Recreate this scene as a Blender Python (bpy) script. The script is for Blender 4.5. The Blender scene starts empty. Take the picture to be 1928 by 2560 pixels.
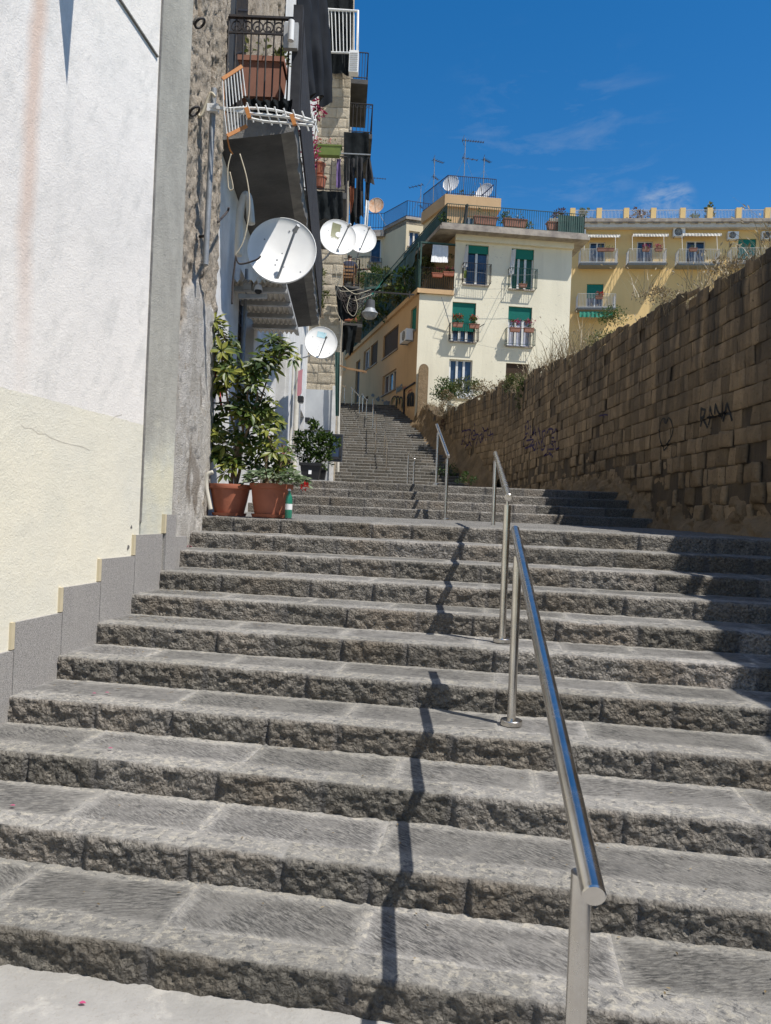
import bpy, math, random
import numpy as np
from mathutils import Vector, Matrix
random.seed(11); rng = np.random.default_rng(11)
S = bpy.context.scene; COL = S.collection
R_ = math.radians

# ------------------------------------------------------------------ camera
FP, RHO, PIT, EYE, YAW = 1858.0, .0408, .0048, 1.73, .1556
CC = np.array([0, 0, EYE])
F_ = np.array([0, math.cos(PIT), math.sin(PIT)]); _r = np.array([1., 0, 0]); _u = np.cross(_r, F_)
RX = _r*math.cos(RHO) + _u*math.sin(RHO); UX = -_r*math.sin(RHO) + _u*math.cos(RHO)
cd = bpy.data.cameras.new('camera'); cam = bpy.data.objects.new('camera', cd); COL.objects.link(cam)
cam.matrix_world = Matrix(((RX[0], UX[0], -F_[0], 0), (RX[1], UX[1], -F_[1], 0), (RX[2], UX[2], -F_[2], EYE), (0, 0, 0, 1)))
cd.sensor_fit = 'VERTICAL'; cd.sensor_height = 36; cd.lens = FP/2560*36; cd.clip_end = 3000; cd.clip_start = .05
S.camera = cam

# ------------------------------------------------------------------ sun, sky, exposure
SUN_AZ, SUN_EL = R_(125.5), R_(60)
SL = np.array([math.sin(SUN_AZ)*math.cos(SUN_EL), math.cos(SUN_AZ)*math.cos(SUN_EL), math.sin(SUN_EL)])
ld = bpy.data.lights.new('sun', 'SUN'); ld.energy = 5.0; ld.angle = R_(.5); ld.color = (1, .955, .88)
sun = bpy.data.objects.new('sun', ld); COL.objects.link(sun)
sun.rotation_euler = Vector(SL).to_track_quat('Z', 'Y').to_euler()
W = bpy.data.worlds.new('World'); S.world = W; W.use_nodes = True
wt = W.node_tree; bg = wt.nodes['Background']
sky = wt.nodes.new('ShaderNodeTexSky'); sky.sky_type = 'NISHITA'; sky.sun_disc = False
sky.sun_elevation = SUN_EL; sky.sun_rotation = SUN_AZ; sky.air_density = 1.0; sky.dust_density = .35; sky.ozone_density = 2.6; sky.altitude = 100
tc = wt.nodes.new('ShaderNodeTexCoord')
def wnode(ty, **kw):
    n = wt.nodes.new('ShaderNode'+ty)
    for k, v in kw.items(): setattr(n, k, v)
    return n
def cloud(d, inner, outer, scale, lo, hi, amt):
    """one patch of thin cloud round the sky direction d (cosines inner/outer), broken up by noise"""
    dp = wnode('VectorMath', operation='DOT_PRODUCT'); dp.inputs[1].default_value = d; wt.links.new(tc.outputs['Generated'], dp.inputs[0])
    mr = wnode('MapRange', interpolation_type='SMOOTHSTEP'); wt.links.new(dp.outputs['Value'], mr.inputs[0]); mr.inputs[1].default_value = outer; mr.inputs[2].default_value = inner
    mp = wnode('Mapping'); mp.inputs['Scale'].default_value = scale; wt.links.new(tc.outputs['Generated'], mp.inputs['Vector'])
    cn = wnode('TexNoise'); cn.inputs['Scale'].default_value = 1; cn.inputs['Detail'].default_value = 9; cn.inputs['Roughness'].default_value = .62; cn.inputs['Distortion'].default_value = .4; wt.links.new(mp.outputs[0], cn.inputs['Vector'])
    nr = wnode('MapRange'); wt.links.new(cn.outputs['Fac'], nr.inputs[0]); nr.inputs[1].default_value = lo; nr.inputs[2].default_value = hi; nr.inputs[4].default_value = amt
    m = wnode('Math', operation='MULTIPLY'); wt.links.new(mr.outputs[0], m.inputs[0]); wt.links.new(nr.outputs[0], m.inputs[1]); return m.outputs[0]
def sdir(x, y): d = np.array([(x-964)/1858, 1, (1280-y)/1858+.005-.04*(x-964)/1858]); return d/np.linalg.norm(d)
ca_ = cloud(sdir(1628, 470), .99985, .9991, (26, 20, 60), .42, .72, .5)
cb_ = cloud(sdir(1330, 400), .9995, .985, (9, 7, 34), .50, .84, .22)
cc_ = wnode('Math', operation='ADD'); wt.links.new(ca_, cc_.inputs[0]); wt.links.new(cb_, cc_.inputs[1])
hs = wt.nodes.new('ShaderNodeHueSaturation'); hs.inputs['Saturation'].default_value = 1.40; hs.inputs['Value'].default_value = 1.62
wt.links.new(sky.outputs[0], hs.inputs['Color'])
mx = wt.nodes.new('ShaderNodeMixRGB'); mx.inputs[2].default_value = (6.5, 7, 7.6, 1)
wt.links.new(cc_.outputs[0], mx.inputs[0]); wt.links.new(hs.outputs[0], mx.inputs[1]); wt.links.new(mx.outputs[0], bg.inputs[0])
bg.inputs[1].default_value = .070
S.view_settings.view_transform = 'Standard'; S.view_settings.look = 'None'; S.view_settings.exposure = .30; S.view_settings.gamma = 1

# ------------------------------------------------------------------ placing helpers (true depths, metres)
def ray(x, y): return F_ + RX*(x-964)/FP - UX*(y-1280)/FP
def at(x, y, Y):
    d = ray(x, y); return CC + d*(Y/d[1])
def onz(x, y, z):
    d = ray(x, y); return CC + d*((z-EYE)/d[2])
SA = np.array([math.sin(YAW), math.cos(YAW), 0]); SE = np.array([math.cos(YAW), -math.sin(YAW), 0]); UP = np.array([0, 0, 1.])
def st(se, sa, z): return SE*se + SA*sa + UP*z          # frame of the lower flight
class PL:                                               # a vertical wall plane
    def __init__(s, p0, u, n=None):
        s.p = np.array([p0[0], p0[1], 0.]); u = np.array([u[0], u[1], 0.]); s.u = u/np.linalg.norm(u)
        s.n = np.array([s.u[1], -s.u[0], 0]) if n is None else np.array([n[0], n[1], 0.])
    def px(s, x, y):
        d = ray(x, y); t = ((s.p-CC)@s.n)/(d@s.n); q = CC + d*t
        return (q-s.p)@s.u, q[2]
    def pt(s, a, z, o=0.): return s.p + s.u*a + s.n*o + UP*z
    def at(s, x, y, o=0.):
        a, z = s.px(x, y); return s.pt(a, z, o)

# ------------------------------------------------------------------ noise
def _h(ix, iy, iz, sd):
    h = (ix.astype(np.int64)*374761393 + iy.astype(np.int64)*668265263 + iz.astype(np.int64)*1274126177 + sd*974711) & 0xffffffff
    h = ((h ^ (h >> 13))*1274126177) & 0xffffffff
    return ((h ^ (h >> 16)) & 0xffff)/65535.
def vn(p, sd=0):
    i = np.floor(p); f = p-i; f = f*f*(3-2*f); x, y, z = i[..., 0], i[..., 1], i[..., 2]; r = 0
    for a in (0, 1):
        for b in (0, 1):
            for c in (0, 1):
                r = r + _h(x+a, y+b, z+c, sd)*(f[..., 0] if a else 1-f[..., 0])*(f[..., 1] if b else 1-f[..., 1])*(f[..., 2] if c else 1-f[..., 2])
    return r
def fbm(p, o=4, sd=0):
    p = np.asarray(p, float); r = 0; a = .5; t = 0
    for k in range(o): r = r + a*vn(p*2**k, sd+k); t += a; a *= .55
    return r/t

# ------------------------------------------------------------------ mesh builder and object tags
ORG = {}
def nrm(v): v = np.asarray(v, float); return v/(np.linalg.norm(v)+1e-12)
class MB:
    def __init__(s): s.v = []; s.f = []; s.c = []; s.n = 0
    def add(s, V, Fc, t=1., k=0., j=0.):
        n = s.n; s.v.extend([tuple(map(float, q)) for q in V]); s.f.extend([tuple(i+n for i in q) for q in Fc])
        s.c.extend([(t, k, j, 1.)]*len(V)); s.n += len(V); return s
    def grid(s, P, T=1., K=0., J=0., wrap=False, flip=False, A4=1.):
        m, n = P.shape[:2]; b = s.n
        s.v.extend(map(tuple, P.reshape(-1, 3).tolist()))
        A = np.ones((m, n, 4)); A[..., 0] = T; A[..., 1] = K; A[..., 2] = J; A[..., 3] = A4; s.c.extend(map(tuple, A.reshape(-1, 4).tolist()))
        for i in range(m-1):
            for q in range(n if wrap else n-1):
                r = (q+1) % n; fc = (b+i*n+q, b+i*n+r, b+(i+1)*n+r, b+(i+1)*n+q)
                s.f.append(fc[::-1] if flip else fc)
        s.n += m*n; return s
    def hexa(s, Q, t=1.):          # 8 corners: bottom 4 ccw, top 4 ccw
        return s.add(Q, [(3, 2, 1, 0), (4, 5, 6, 7), (0, 1, 5, 4), (1, 2, 6, 5), (2, 3, 7, 6), (3, 0, 4, 7)], t)
    def box(s, c, sz, ux=(1, 0, 0), uy=(0, 1, 0), uz=(0, 0, 1), t=1.):
        c = np.asarray(c, float); a = np.asarray(ux)*sz[0]/2; b = np.asarray(uy)*sz[1]/2; d = np.asarray(uz)*sz[2]/2
        return s.hexa([c-a-b-d, c+a-b-d, c+a+b-d, c-a+b-d, c-a-b+d, c+a-b+d, c+a+b+d, c-a+b+d], t)
    def bar(s, p, q, w, h=None, up=(0, 0, 1), t=1.):
        p = np.asarray(p, float); q = np.asarray(q, float); d = q-p; L = np.linalg.norm(d); d = d/L
        a = np.cross(d, up)
        if np.linalg.norm(a) < 1e-3: a = np.cross(d, (0, 1, 0))
        a = nrm(a); b = np.cross(a, d)
        return s.box((p+q)/2, (w, L, h or w), a, d, b, t)
    def tube(s, pts, r, n=8, cap=True, t=1.):
        pts = [np.asarray(p, float) for p in pts]; m = len(pts); rs = r if hasattr(r, '__len__') else [r]*m
        P = np.zeros((m, n, 3)); a = None
        for i in range(m):
            d = nrm(pts[min(i+1, m-1)]-pts[max(i-1, 0)])
            if a is None:
                a = np.cross(d, (0, 0, 1));
                if np.linalg.norm(a) < .05: a = np.cross(d, (0, 1, 0))
            a = nrm(a-d*(a@d)); b = np.cross(d, a)
            for q in range(n):
                w = 2*math.pi*q/n; P[i, q] = pts[i]+(a*math.cos(w)+b*math.sin(w))*rs[i]
        b0 = s.n; s.grid(P, t, wrap=True)
        if cap:
            s.f.append(tuple(b0+q for q in range(n))[::-1]); s.f.append(tuple(b0+(m-1)*n+q for q in range(n)))
        return s
    def lathe(s, prof, c, ax=(0, 0, 1), n=24, t=1., ell=1.):
        c = np.asarray(c, float); ax = nrm(ax); a = np.cross(ax, (0, 1, 0))
        if np.linalg.norm(a) < .05: a = np.cross(ax, (1, 0, 0))
        a = nrm(a); b = np.cross(ax, a); P = np.zeros((len(prof), n, 3))
        for i, (r, z) in enumerate(prof):
            for q in range(n):
                w = 2*math.pi*q/n; P[i, q] = c+ax*z+(a*math.cos(w)+b*math.sin(w)*ell)*r
        return s.grid(P, t, wrap=True)
    def prism(s, poly, z0, z1, t=1.):
        n = len(poly); V = [(p[0], p[1], z0) for p in poly]+[(p[0], p[1], z1) for p in poly]
        return s.add(V, [tuple(range(n))[::-1], tuple(range(n, 2*n))]+[(i, (i+1) % n, n+(i+1) % n, n+i) for i in range(n)], t)
    def leaf(s, p, d, nn, L, w, t=1., k=0.):
        d = nrm(d); sd = nrm(np.cross(d, nn)); nn = np.cross(sd, d); p = np.asarray(p, float)
        V = [p, p+d*L*.35+sd*w*.48+nn*w*.10, p+d*L*.7+sd*w*.38+nn*w*.02, p+d*L-nn*L*.10, p+d*L*.7-sd*w*.38+nn*w*.02, p+d*L*.35-sd*w*.48+nn*w*.10, p+d*L*.4-nn*w*.08]
        return s.add(V, [(0, 1, 6), (1, 2, 6), (2, 3, 6), (3, 4, 6), (4, 5, 6), (5, 0, 6)], t, k)
    def build(s, name, mat, parent=None, smooth=None, org=None, label=None):
        o3 = np.zeros(3) if parent is None and org is None else (np.asarray(org, float) if org is not None else ORG[parent.name])
        me = bpy.data.meshes.new(name); V = np.array(s.v)-o3
        me.from_pydata(V.tolist(), [], s.f); me.materials.append(mat)
        at_ = me.attributes.new('A', 'FLOAT_COLOR', 'POINT'); at_.data.foreach_set('color', np.array(s.c, np.float32).ravel())
        if smooth is not None:
            me.polygons.foreach_set('use_smooth', [True]*len(me.polygons))
            if smooth < 180: me.set_sharp_from_angle(angle=R_(smooth))
        me.update()
        o = bpy.data.objects.new(name, me); COL.objects.link(o)
        if parent is not None: o.parent = parent
        else: o.location = o3
        ORG[o.name] = o3
        if label: o['label'] = label
        return o
def tag(o, label=None, cat=None, group=None, kind=None):
    if label: o['label'] = label
    if cat: o['category'] = cat
    if group: o['group'] = group
    if kind: o['kind'] = kind
    return o
def thing(name, label, cat, loc, group=None):
    o = bpy.data.objects.new(name, None); COL.objects.link(o); o.location = tuple(loc); o.empty_display_size = .2
    ORG[o.name] = np.array(loc, float); return tag(o, label, cat, group)
def struct(name, loc=(0, 0, 0)):
    o = bpy.data.objects.new(name, None); COL.objects.link(o); o.location = loc; ORG[o.name] = np.array(loc, float); o['kind'] = 'structure'; return o
def circ(c, r, a, b, n=16): return [np.asarray(c)+r*(np.asarray(a)*math.cos(2*math.pi*i/n)+np.asarray(b)*math.sin(2*math.pi*i/n)) for i in range(n+1)]
def catm(pts, n=6):
    pts = [np.asarray(p, float) for p in pts]; q = [pts[0]]+pts+[pts[-1]]; o = []
    for i in range(1, len(q)-2):
        for k in range(n):
            t = k/n; a, b, c, d = q[i-1:i+3]
            o.append(.5*((2*b)+(c-a)*t+(2*a-5*b+4*c-d)*t*t+(3*b-a-3*c+d)*t**3))
    return o+[pts[-1]]
def cloth(mb, a, b, c, d, nf=5, amp=.03, nu=40, nv=14, n=None, sag=0., t=1., ragged=0., sd=0):
    # a top-left, b top-right, c bottom-right, d bottom-left
    a, b, c, d = [np.asarray(q, float) for q in (a, b, c, d)]
    U_, V_ = np.meshgrid(np.linspace(0, 1, nu), np.linspace(0, 1, nv)); U3, V3 = U_[..., None], V_[..., None]
    V3 = V3*(1+ragged*(fbm(np.stack([U_*4, U_*0, U_*0+sd], -1), 3, sd)-.5)[..., None])
    P = (a*(1-U3)+b*U3)*(1-V3)+(d*(1-U3)+c*U3)*V3
    n = nrm(np.cross(b-a, d-a)) if n is None else np.asarray(n)
    w = np.sin(U_*nf*2*math.pi+3*fbm(np.stack([U_*3, V_*1.5, U_*0+sd], -1), 3, sd))*(.35+.65*V_)+1.5*(fbm(np.stack([U_*5, V_*3, U_*0+sd+5], -1), 3, sd)-.5)
    P = P+n*(w*amp)[..., None]; P[..., 2] -= sag*np.sin(U_*math.pi)*(1-V_)
    return mb.grid(P, t)
def railing(mb, p, q, h, nb, r=.008, foot=.08, top=.014):
    p = np.asarray(p, float); q = np.asarray(q, float)
    mb.bar(p+UP*h, q+UP*h, top*2, top); mb.bar(p+UP*foot, q+UP*foot, top*1.6, top)
    for i in range(nb+1):
        b = p+(q-p)*i/nb; mb.tube([b+UP*foot*.2, b+UP*h], r*(1.5 if i in (0, nb) else 1), 4)
    return mb
# ------------------------------------------------------------------ materials
def mk(name):
    m = bpy.data.materials.new(name); m.use_nodes = True; t = m.node_tree; b = t.nodes['Principled BSDF']; return m, t, b
def nd(t, ty, **kw):
    n = t.nodes.new('ShaderNode'+ty)
    for k, v in kw.items():
        if k in n.inputs.keys():
            if hasattr(v, 'is_linked') or isinstance(v, bpy.types.NodeSocket): t.links.new(v, n.inputs[k])
            else: n.inputs[k].default_value = v
        else: setattr(n, k, v)
    return n
def pos(t, sc=(1, 1, 1), rot=(0, 0, 0)):
    g = t.nodes.new('ShaderNodeNewGeometry'); v = g.outputs['Position']
    if any(rot): v = nd(t, 'Mapping', Vector=v, Rotation=rot).outputs[0]
    return nd(t, 'Mapping', Vector=v, Scale=sc).outputs[0]
def nz(t, v, s, d=6, r=.6, dis=0): return nd(t, 'TexNoise', Vector=v, Scale=s, Detail=d, Roughness=r, Distortion=dis).outputs['Fac']
def rmp(t, f, *st):
    n = t.nodes.new('ShaderNodeValToRGB'); t.links.new(f, n.inputs[0]); e = n.color_ramp.elements
    while len(e) < len(st): e.new(.5)
    for x, (p, c) in zip(e, st):
        x.position = p; x.color = (c, c, c, 1) if not hasattr(c, '__len__') else (*c, 1)
    return n.outputs[0]
def mxc(t, f, a, b, mode='MIX'):
    n = t.nodes.new('ShaderNodeMixRGB'); n.blend_type = mode
    for i, v in ((0, f), (1, a), (2, b)):
        if isinstance(v, bpy.types.NodeSocket): t.links.new(v, n.inputs[i])
        else: n.inputs[i].default_value = v if i == 0 else (*v, 1)
    return n.outputs[0]
def mth(t, op, a, b=0.):
    n = t.nodes.new('ShaderNodeMath'); n.operation = op
    for i, v in ((0, a), (1, b)):
        if isinstance(v, bpy.types.NodeSocket): t.links.new(v, n.inputs[i])
        else: n.inputs[i].default_value = v
    return n.outputs[0]
def att(t):
    a = nd(t, 'Attribute', attribute_name='A'); s = nd(t, 'SeparateColor', Color=a.outputs['Color']); return s.outputs[0], s.outputs[1], s.outputs[2]
def sep(t):
    g = t.nodes.new('ShaderNodeNewGeometry'); return nd(t, 'SeparateXYZ', Vector=g.outputs['Position']).outputs
def bmp(t, b, h, st=.5, ds=.01, nor=None):
    n = nd(t, 'Bump', Strength=st, Distance=ds, Height=h)
    if nor is not None: t.links.new(nor, n.inputs['Normal'])
    t.links.new(n.outputs[0], b.inputs['Normal']); return n.outputs[0]
def M(name, c1, c2=None, s=5., rough=.75, bump=0., bs=40., metal=0., tint=False, spec=.4, ds=.01, stretch=(1, 1, 1), lo=.35, hi=.65):
    m, t, b = mk(name); v = pos(t, stretch); c2 = c2 or tuple(x*.8 for x in c1)
    c = mxc(t, rmp(t, nz(t, v, s), (lo, 0), (hi, 1)), c1, c2)
    if tint: c = mxc(t, 1., c, nd(t, 'CombineColor', Red=att(t)[0], Green=att(t)[0], Blue=att(t)[0]).outputs[0], 'MULTIPLY')
    t.links.new(c, b.inputs['Base Color']); b.inputs['Roughness'].default_value = rough; b.inputs['Metallic'].default_value = metal
    b.inputs['Specular IOR Level'].default_value = spec
    if bump: bmp(t, b, nz(t, v, bs, 5), bump, ds)
    return m
def foliage(name, c1, c2, c3, tr=.35):
    m, t, b = mk(name); a, k, j = att(t)
    c = rmp(t, a, (.0, c1), (.5, c2), (1., c3)); c = mxc(t, mth(t, 'MULTIPLY', nz(t, pos(t), 30, 3), .35), c, (.03, .04, .015))
    t.links.new(c, b.inputs['Base Color']); b.inputs['Roughness'].default_value = .42; b.inputs['Specular IOR Level'].default_value = .45
    tl = nd(t, 'BsdfTranslucent', Color=c); ms = nd(t, 'MixShader', Fac=tr); o = t.nodes['Material Output']
    t.links.new(b.outputs[0], ms.inputs[1]); t.links.new(tl.outputs[0], ms.inputs[2]); t.links.new(ms.outputs[0], o.inputs[0]); return m

def step_mat():
    m, t, b = mk('volcanic_stone'); a, k, j = att(t); al = nd(t, 'Attribute', attribute_name='A').outputs['Alpha']; p = pos(t, rot=(0, 0, YAW))
    # riser: dark hewn basalt, brownish
    n1 = nz(t, p, 9, 8, .65); n2 = nz(t, p, 55, 6, .7); n3 = nz(t, p, 1.6, 4)
    rc = mxc(t, rmp(t, n2, (.34, 0), (.66, 1)), (.095, .088, .08), (.325, .30, .262))
    rc = mxc(t, mth(t, 'MULTIPLY', rmp(t, n3, (.45, 0), (.75, 1)), .5), rc, (.25, .19, .13))
    rc = mxc(t, mth(t, 'MULTIPLY', rmp(t, n1, (.62, 0), (.78, 1)), .55), rc, (.36, .34, .30))
    # tread: worn grey, chiselled streaks, pale dust
    sA = nz(t, pos(t, (20, 92, 20), (0, 0, YAW+.60)), 1.15, 6, .75, .25); sB = nz(t, pos(t, (20, 84, 20), (0, 0, YAW-.30)), 1.0, 6, .75, .25)
    s1 = mth(t, 'ADD', mth(t, 'MULTIPLY', sA, mth(t, 'GREATER_THAN', mth(t, 'FRACT', mth(t, 'MULTIPLY', a, 7.)), .4)), mth(t, 'MULTIPLY', sB, mth(t, 'LESS_THAN', mth(t, 'FRACT', mth(t, 'MULTIPLY', a, 7.)), .4))); s2 = nz(t, p, 3.2, 7, .65)
    ms = mth(t, 'MULTIPLY', rmp(t, s1, (.43, 0), (.58, 1)), rmp(t, nz(t, p, 4.5, 5, .65), (.36, .22), (.56, 1)))
    tcx = mxc(t, rmp(t, s2, (.3, 0), (.7, 1)), (.30, .288, .268), (.20, .193, .182))
    ms = mth(t, 'MULTIPLY', ms, rmp(t, mth(t, 'ADD', al, mth(t, 'MULTIPLY', mth(t, 'SUBTRACT', nz(t, p, 18, 5, .7), .5), .7)), (.10, .42), (.7, 1)))
    tcx = mxc(t, mth(t, 'MULTIPLY', rmp(t, s1, (.30, 1), (.44, 0)), .5), tcx, (.40, .385, .355)); tcx = mxc(t, ms, tcx, (.085, .083, .081)); lipm = mth(t, 'SUBTRACT', 1., rmp(t, al, (.26, 0), (.34, 1)))
    tcx = mxc(t, mth(t, 'MULTIPLY', lipm, mth(t, 'MULTIPLY', rmp(t, nz(t, p, 30, 7, .75, .4), (.50, 0), (.60, 1)), .75)), tcx, (.40, .37, .31)); tcx = mxc(t, mth(t, 'MULTIPLY', lipm, mth(t, 'MULTIPLY', rmp(t, nz(t, p, 24, 6, .75, .6), (.38, 1), (.46, 0)), .8)), tcx, (.07, .072, .075))
    tcx = mxc(t, mth(t, 'MULTIPLY', rmp(t, nz(t, p, 14, 6, .7), (.58, 0), (.75, 1)), .6), tcx, (.43, .405, .36))
    tcx = mxc(t, mth(t, 'MULTIPLY', rmp(t, nz(t, p, 150, 3, .7), (.3, 1), (.42, 0)), .4), tcx, (.12, .115, .11))
    c = mxc(t, k, rc, tcx)
    c = mxc(t, 1., c, nd(t, 'CombineColor', Red=a, Green=a, Blue=mth(t, 'POWER', a, 1.08)).outputs[0], 'MULTIPLY')
    jc = mxc(t, k, (.125, .12, .118), (.26, .25, .232))
    c = mxc(t, mth(t, 'MULTIPLY', j, .8), c, jc)
    t.links.new(c, b.inputs['Base Color']); b.inputs['Roughness'].default_value = .82; b.inputs['Specular IOR Level'].default_value = .25
    vd = nd(t, 'VectorMath', operation='ADD'); t.links.new(p, vd.inputs[0]); nc = nd(t, 'TexNoise', Vector=p, Scale=30., Detail=4.); sc_ = nd(t, 'VectorMath', operation='SCALE', Scale=.05); t.links.new(nc.outputs['Color'], sc_.inputs[0]); t.links.new(sc_.outputs[0], vd.inputs[1])
    vo = nd(t, 'TexVoronoi', Vector=vd.outputs[0], Scale=46.).outputs['Distance']
    hr = mth(t, 'ADD', mth(t, 'MULTIPLY', nz(t, p, 60, 6, .75), .8), mth(t, 'MULTIPLY', vo, 1.0))
    ht = mth(t, 'ADD', mth(t, 'MULTIPLY', mth(t, 'MULTIPLY', s1, -.55), al), mth(t, 'MULTIPLY', nz(t, p, 90, 4, .7), .16))
    inv = mth(t, 'SUBTRACT', 1., k)
    bmp(t, b, mth(t, 'ADD', mth(t, 'MULTIPLY', hr, inv), mth(t, 'MULTIPLY', ht, k)), 1., .034)
    return m
def stucco_mat():
    m, t, b = mk('painted_render'); x, y, z = sep(t); p = pos(t)
    n = nz(t, p, 1.2, 5); n2 = nz(t, p, 70, 4, .7)
    wh = mxc(t, rmp(t, n, (.35, 0), (.7, 1)), (.83, .79, .735), (.75, .72, .675))
    sc = nz(t, pos(t, (2, 2, .5), (.5, .3, 0)), 2.6, 6, .7)
    wh = mxc(t, mth(t, 'MULTIPLY', rmp(t, sc, (.5, 0), (.70, 1)), .6), wh, (.56, .55, .52))
    cr_ = mxc(t, rmp(t, nz(t, p, .9, 6), (.35, 0), (.7, 1)), (.78, .735, .60), (.69, .67, .585))
    cr_ = mxc(t, mth(t, 'MULTIPLY', rmp(t, nz(t, p, 2.2, 6, .65), (.5, 0), (.75, 1)), .35), cr_, (.58, .58, .50))
    # rust run down the white coat
    sa = mth(t, 'ADD', mth(t, 'MULTIPLY', x, SA[0]), mth(t, 'MULTIPLY', y, SA[1]))
    ctr = mth(t, 'ADD', sa, mth(t, 'MULTIPLY', mth(t, 'SUBTRACT', nz(t, pos(t, (.1, .1, .7)), 1.5, 3), .5), .22))
    ru = rmp(t, mth(t, 'ABSOLUTE', mth(t, 'SUBTRACT', ctr, 3.93)), (.02, 1), (.105, 0))
    ru = mth(t, 'MULTIPLY', ru, rmp(t, mth(t, 'MULTIPLY', z, .2), (.5, .12), (.7, .75), (1., 1.)))
    wh = mxc(t, mth(t, 'MULTIPLY', ru, .62), wh, (.62, .40, .28))
    edge = mth(t, 'ADD', z, mth(t, 'MULTIPLY', mth(t, 'SUBTRACT', nz(t, p, 8, 4), .5), .02))
    f = mth(t, 'GREATER_THAN', edge, 2.36)
    c = mxc(t, f, cr_, wh); c = mxc(t, mth(t, 'MULTIPLY', rmp(t, n2, (.28, 1), (.42, 0)), .4), c, (.42, .41, .38))
    # hairline cracks in the cream coat
    t.links.new(c, b.inputs['Base Color']); b.inputs['Roughness'].default_value = .9; b.inputs['Specular IOR Level'].default_value = .15
    sw = nz(t, pos(t, (1, 1, 1), (.3, .5, 0)), 85, 4, .75, .6)
    bmp(t, b, mth(t, 'ADD', mth(t, 'ADD', mth(t, 'MULTIPLY', sw, .7), mth(t, 'MULTIPLY', n2, .5)), mth(t, 'MULTIPLY', nz(t, p, 6, 3), 1.2)), .8, .007); return m
def pillar_mat():
    m, t, b = mk('grey_cement_render'); x, y, z = sep(t); p = pos(t)
    g = mxc(t, rmp(t, nz(t, pos(t, (1, 1, .4)), 3, 7, .65), (.35, 0), (.68, 1)), (.44, .425, .375), (.31, .30, .265))
    cr_ = mxc(t, rmp(t, nz(t, p, 2.5, 6), (.4, 0), (.6, 1)), (.66, .63, .49), (.56, .56, .49))
    e = mth(t, 'ADD', z, mth(t, 'MULTIPLY', mth(t, 'SUBTRACT', nz(t, p, 3, 6, .7), .5), .7))
    c = mxc(t, rmp(t, mth(t, 'SUBTRACT', e, 2.12), (.0, 0), (.25, 1)), cr_, g)
    t.links.new(c, b.inputs['Base Color']); b.inputs['Roughness'].default_value = .9; b.inputs['Specular IOR Level'].default_value = .15
    bmp(t, b, mth(t, 'ADD', nz(t, p, 75, 5, .75), nz(t, p, 12, 4)), .7, .012); return m
def rough_wall_mat():
    m, t, b = mk('decayed_plaster'); a, k, j = att(t); p = pos(t)
    st_ = mxc(t, rmp(t, nz(t, p, 14, 8, .7), (.3, 0), (.7, 1)), (.72, .625, .51), (.40, .335, .26))
    pt_ = mth(t, 'MAXIMUM', rmp(t, nz(t, p, 26, 4, .6), (.33, 1), (.41, 0)), mth(t, 'MULTIPLY', rmp(t, nz(t, p, 9, 6, .7), (.36, 1), (.44, 0)), .6))
    st_ = mxc(t, mth(t, 'MULTIPLY', pt_, .85), st_, (.15, .115, .08))
    st_ = mxc(t, mth(t, 'MULTIPLY', rmp(t, nz(t, p, 3, 6, .7), (.5, 0), (.7, 1)), .7), st_, (.56, .51, .44))
    pl = mxc(t, rmp(t, nz(t, p, 3.2, 7, .7), (.38, 0), (.62, 1)), (.80, .765, .715), (.56, .525, .47))
    pl = mxc(t, mth(t, 'MULTIPLY', rmp(t, nz(t, p, 6.5, 7, .75), (.56, 0), (.66, 1)), .7), pl, (.47, .385, .28))
    c = mxc(t, k, st_, pl); c = mxc(t, mth(t, 'MULTIPLY', j, .75), c, (.16, .11, .07))
    t.links.new(c, b.inputs['Base Color']); b.inputs['Roughness'].default_value = .95; b.inputs['Specular IOR Level'].default_value = .1
    bmp(t, b, mth(t, 'ADD', nz(t, p, 30, 8, .75), mth(t, 'MULTIPLY', nz(t, p, 110, 4, .7), .5)), 1., .055); return m
def tuff_mat(name, c1, c2, cj, grime=.0, gz=(0, 1), pit=.5):
    m, t, b = mk(name); a, k, j = att(t); p = pos(t); x, y, z = sep(t)
    c = mxc(t, rmp(t, nz(t, p, 6, 8, .7), (.3, 0), (.7, 1)), c1, c2)
    c = mxc(t, mth(t, 'MULTIPLY', rmp(t, nz(t, p, 1.3, 5), (.45, 0), (.7, 1)), .45), c, tuple(q*.72 for q in c2))
    c = mxc(t, 1., c, nd(t, 'CombineColor', Red=a, Green=a, Blue=a).outputs[0], 'MULTIPLY')
    pit_n = rmp(t, nz(t, p, 34, 4, .6), (.30, 1), (.37, 0)); c = mxc(t, mth(t, 'MULTIPLY', pit_n, pit), c, (.06, .045, .03))
    if grime:
        g = nz(t, pos(t, (1.6, 1.6, .16)), 2.2, 5, .7)
        gg = mth(t, 'MULTIPLY', rmp(t, g, (.38, 0), (.60, 1)), k); c = mxc(t, mth(t, 'MULTIPLY', gg, grime), c, (.075, .068, .06))
    c = mxc(t, j, c, cj)
    t.links.new(c, b.inputs['Base Color']); b.inputs['Roughness'].default_value = .95; b.inputs['Specular IOR Level'].default_value = .1
    bmp(t, b, mth(t, 'SUBTRACT', mth(t, 'ADD', nz(t, p, 28, 7, .72), mth(t, 'MULTIPLY', nz(t, p, 7, 4), 1.)), mth(t, 'MULTIPLY', pit_n, .5)), .9, .03); return m
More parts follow.
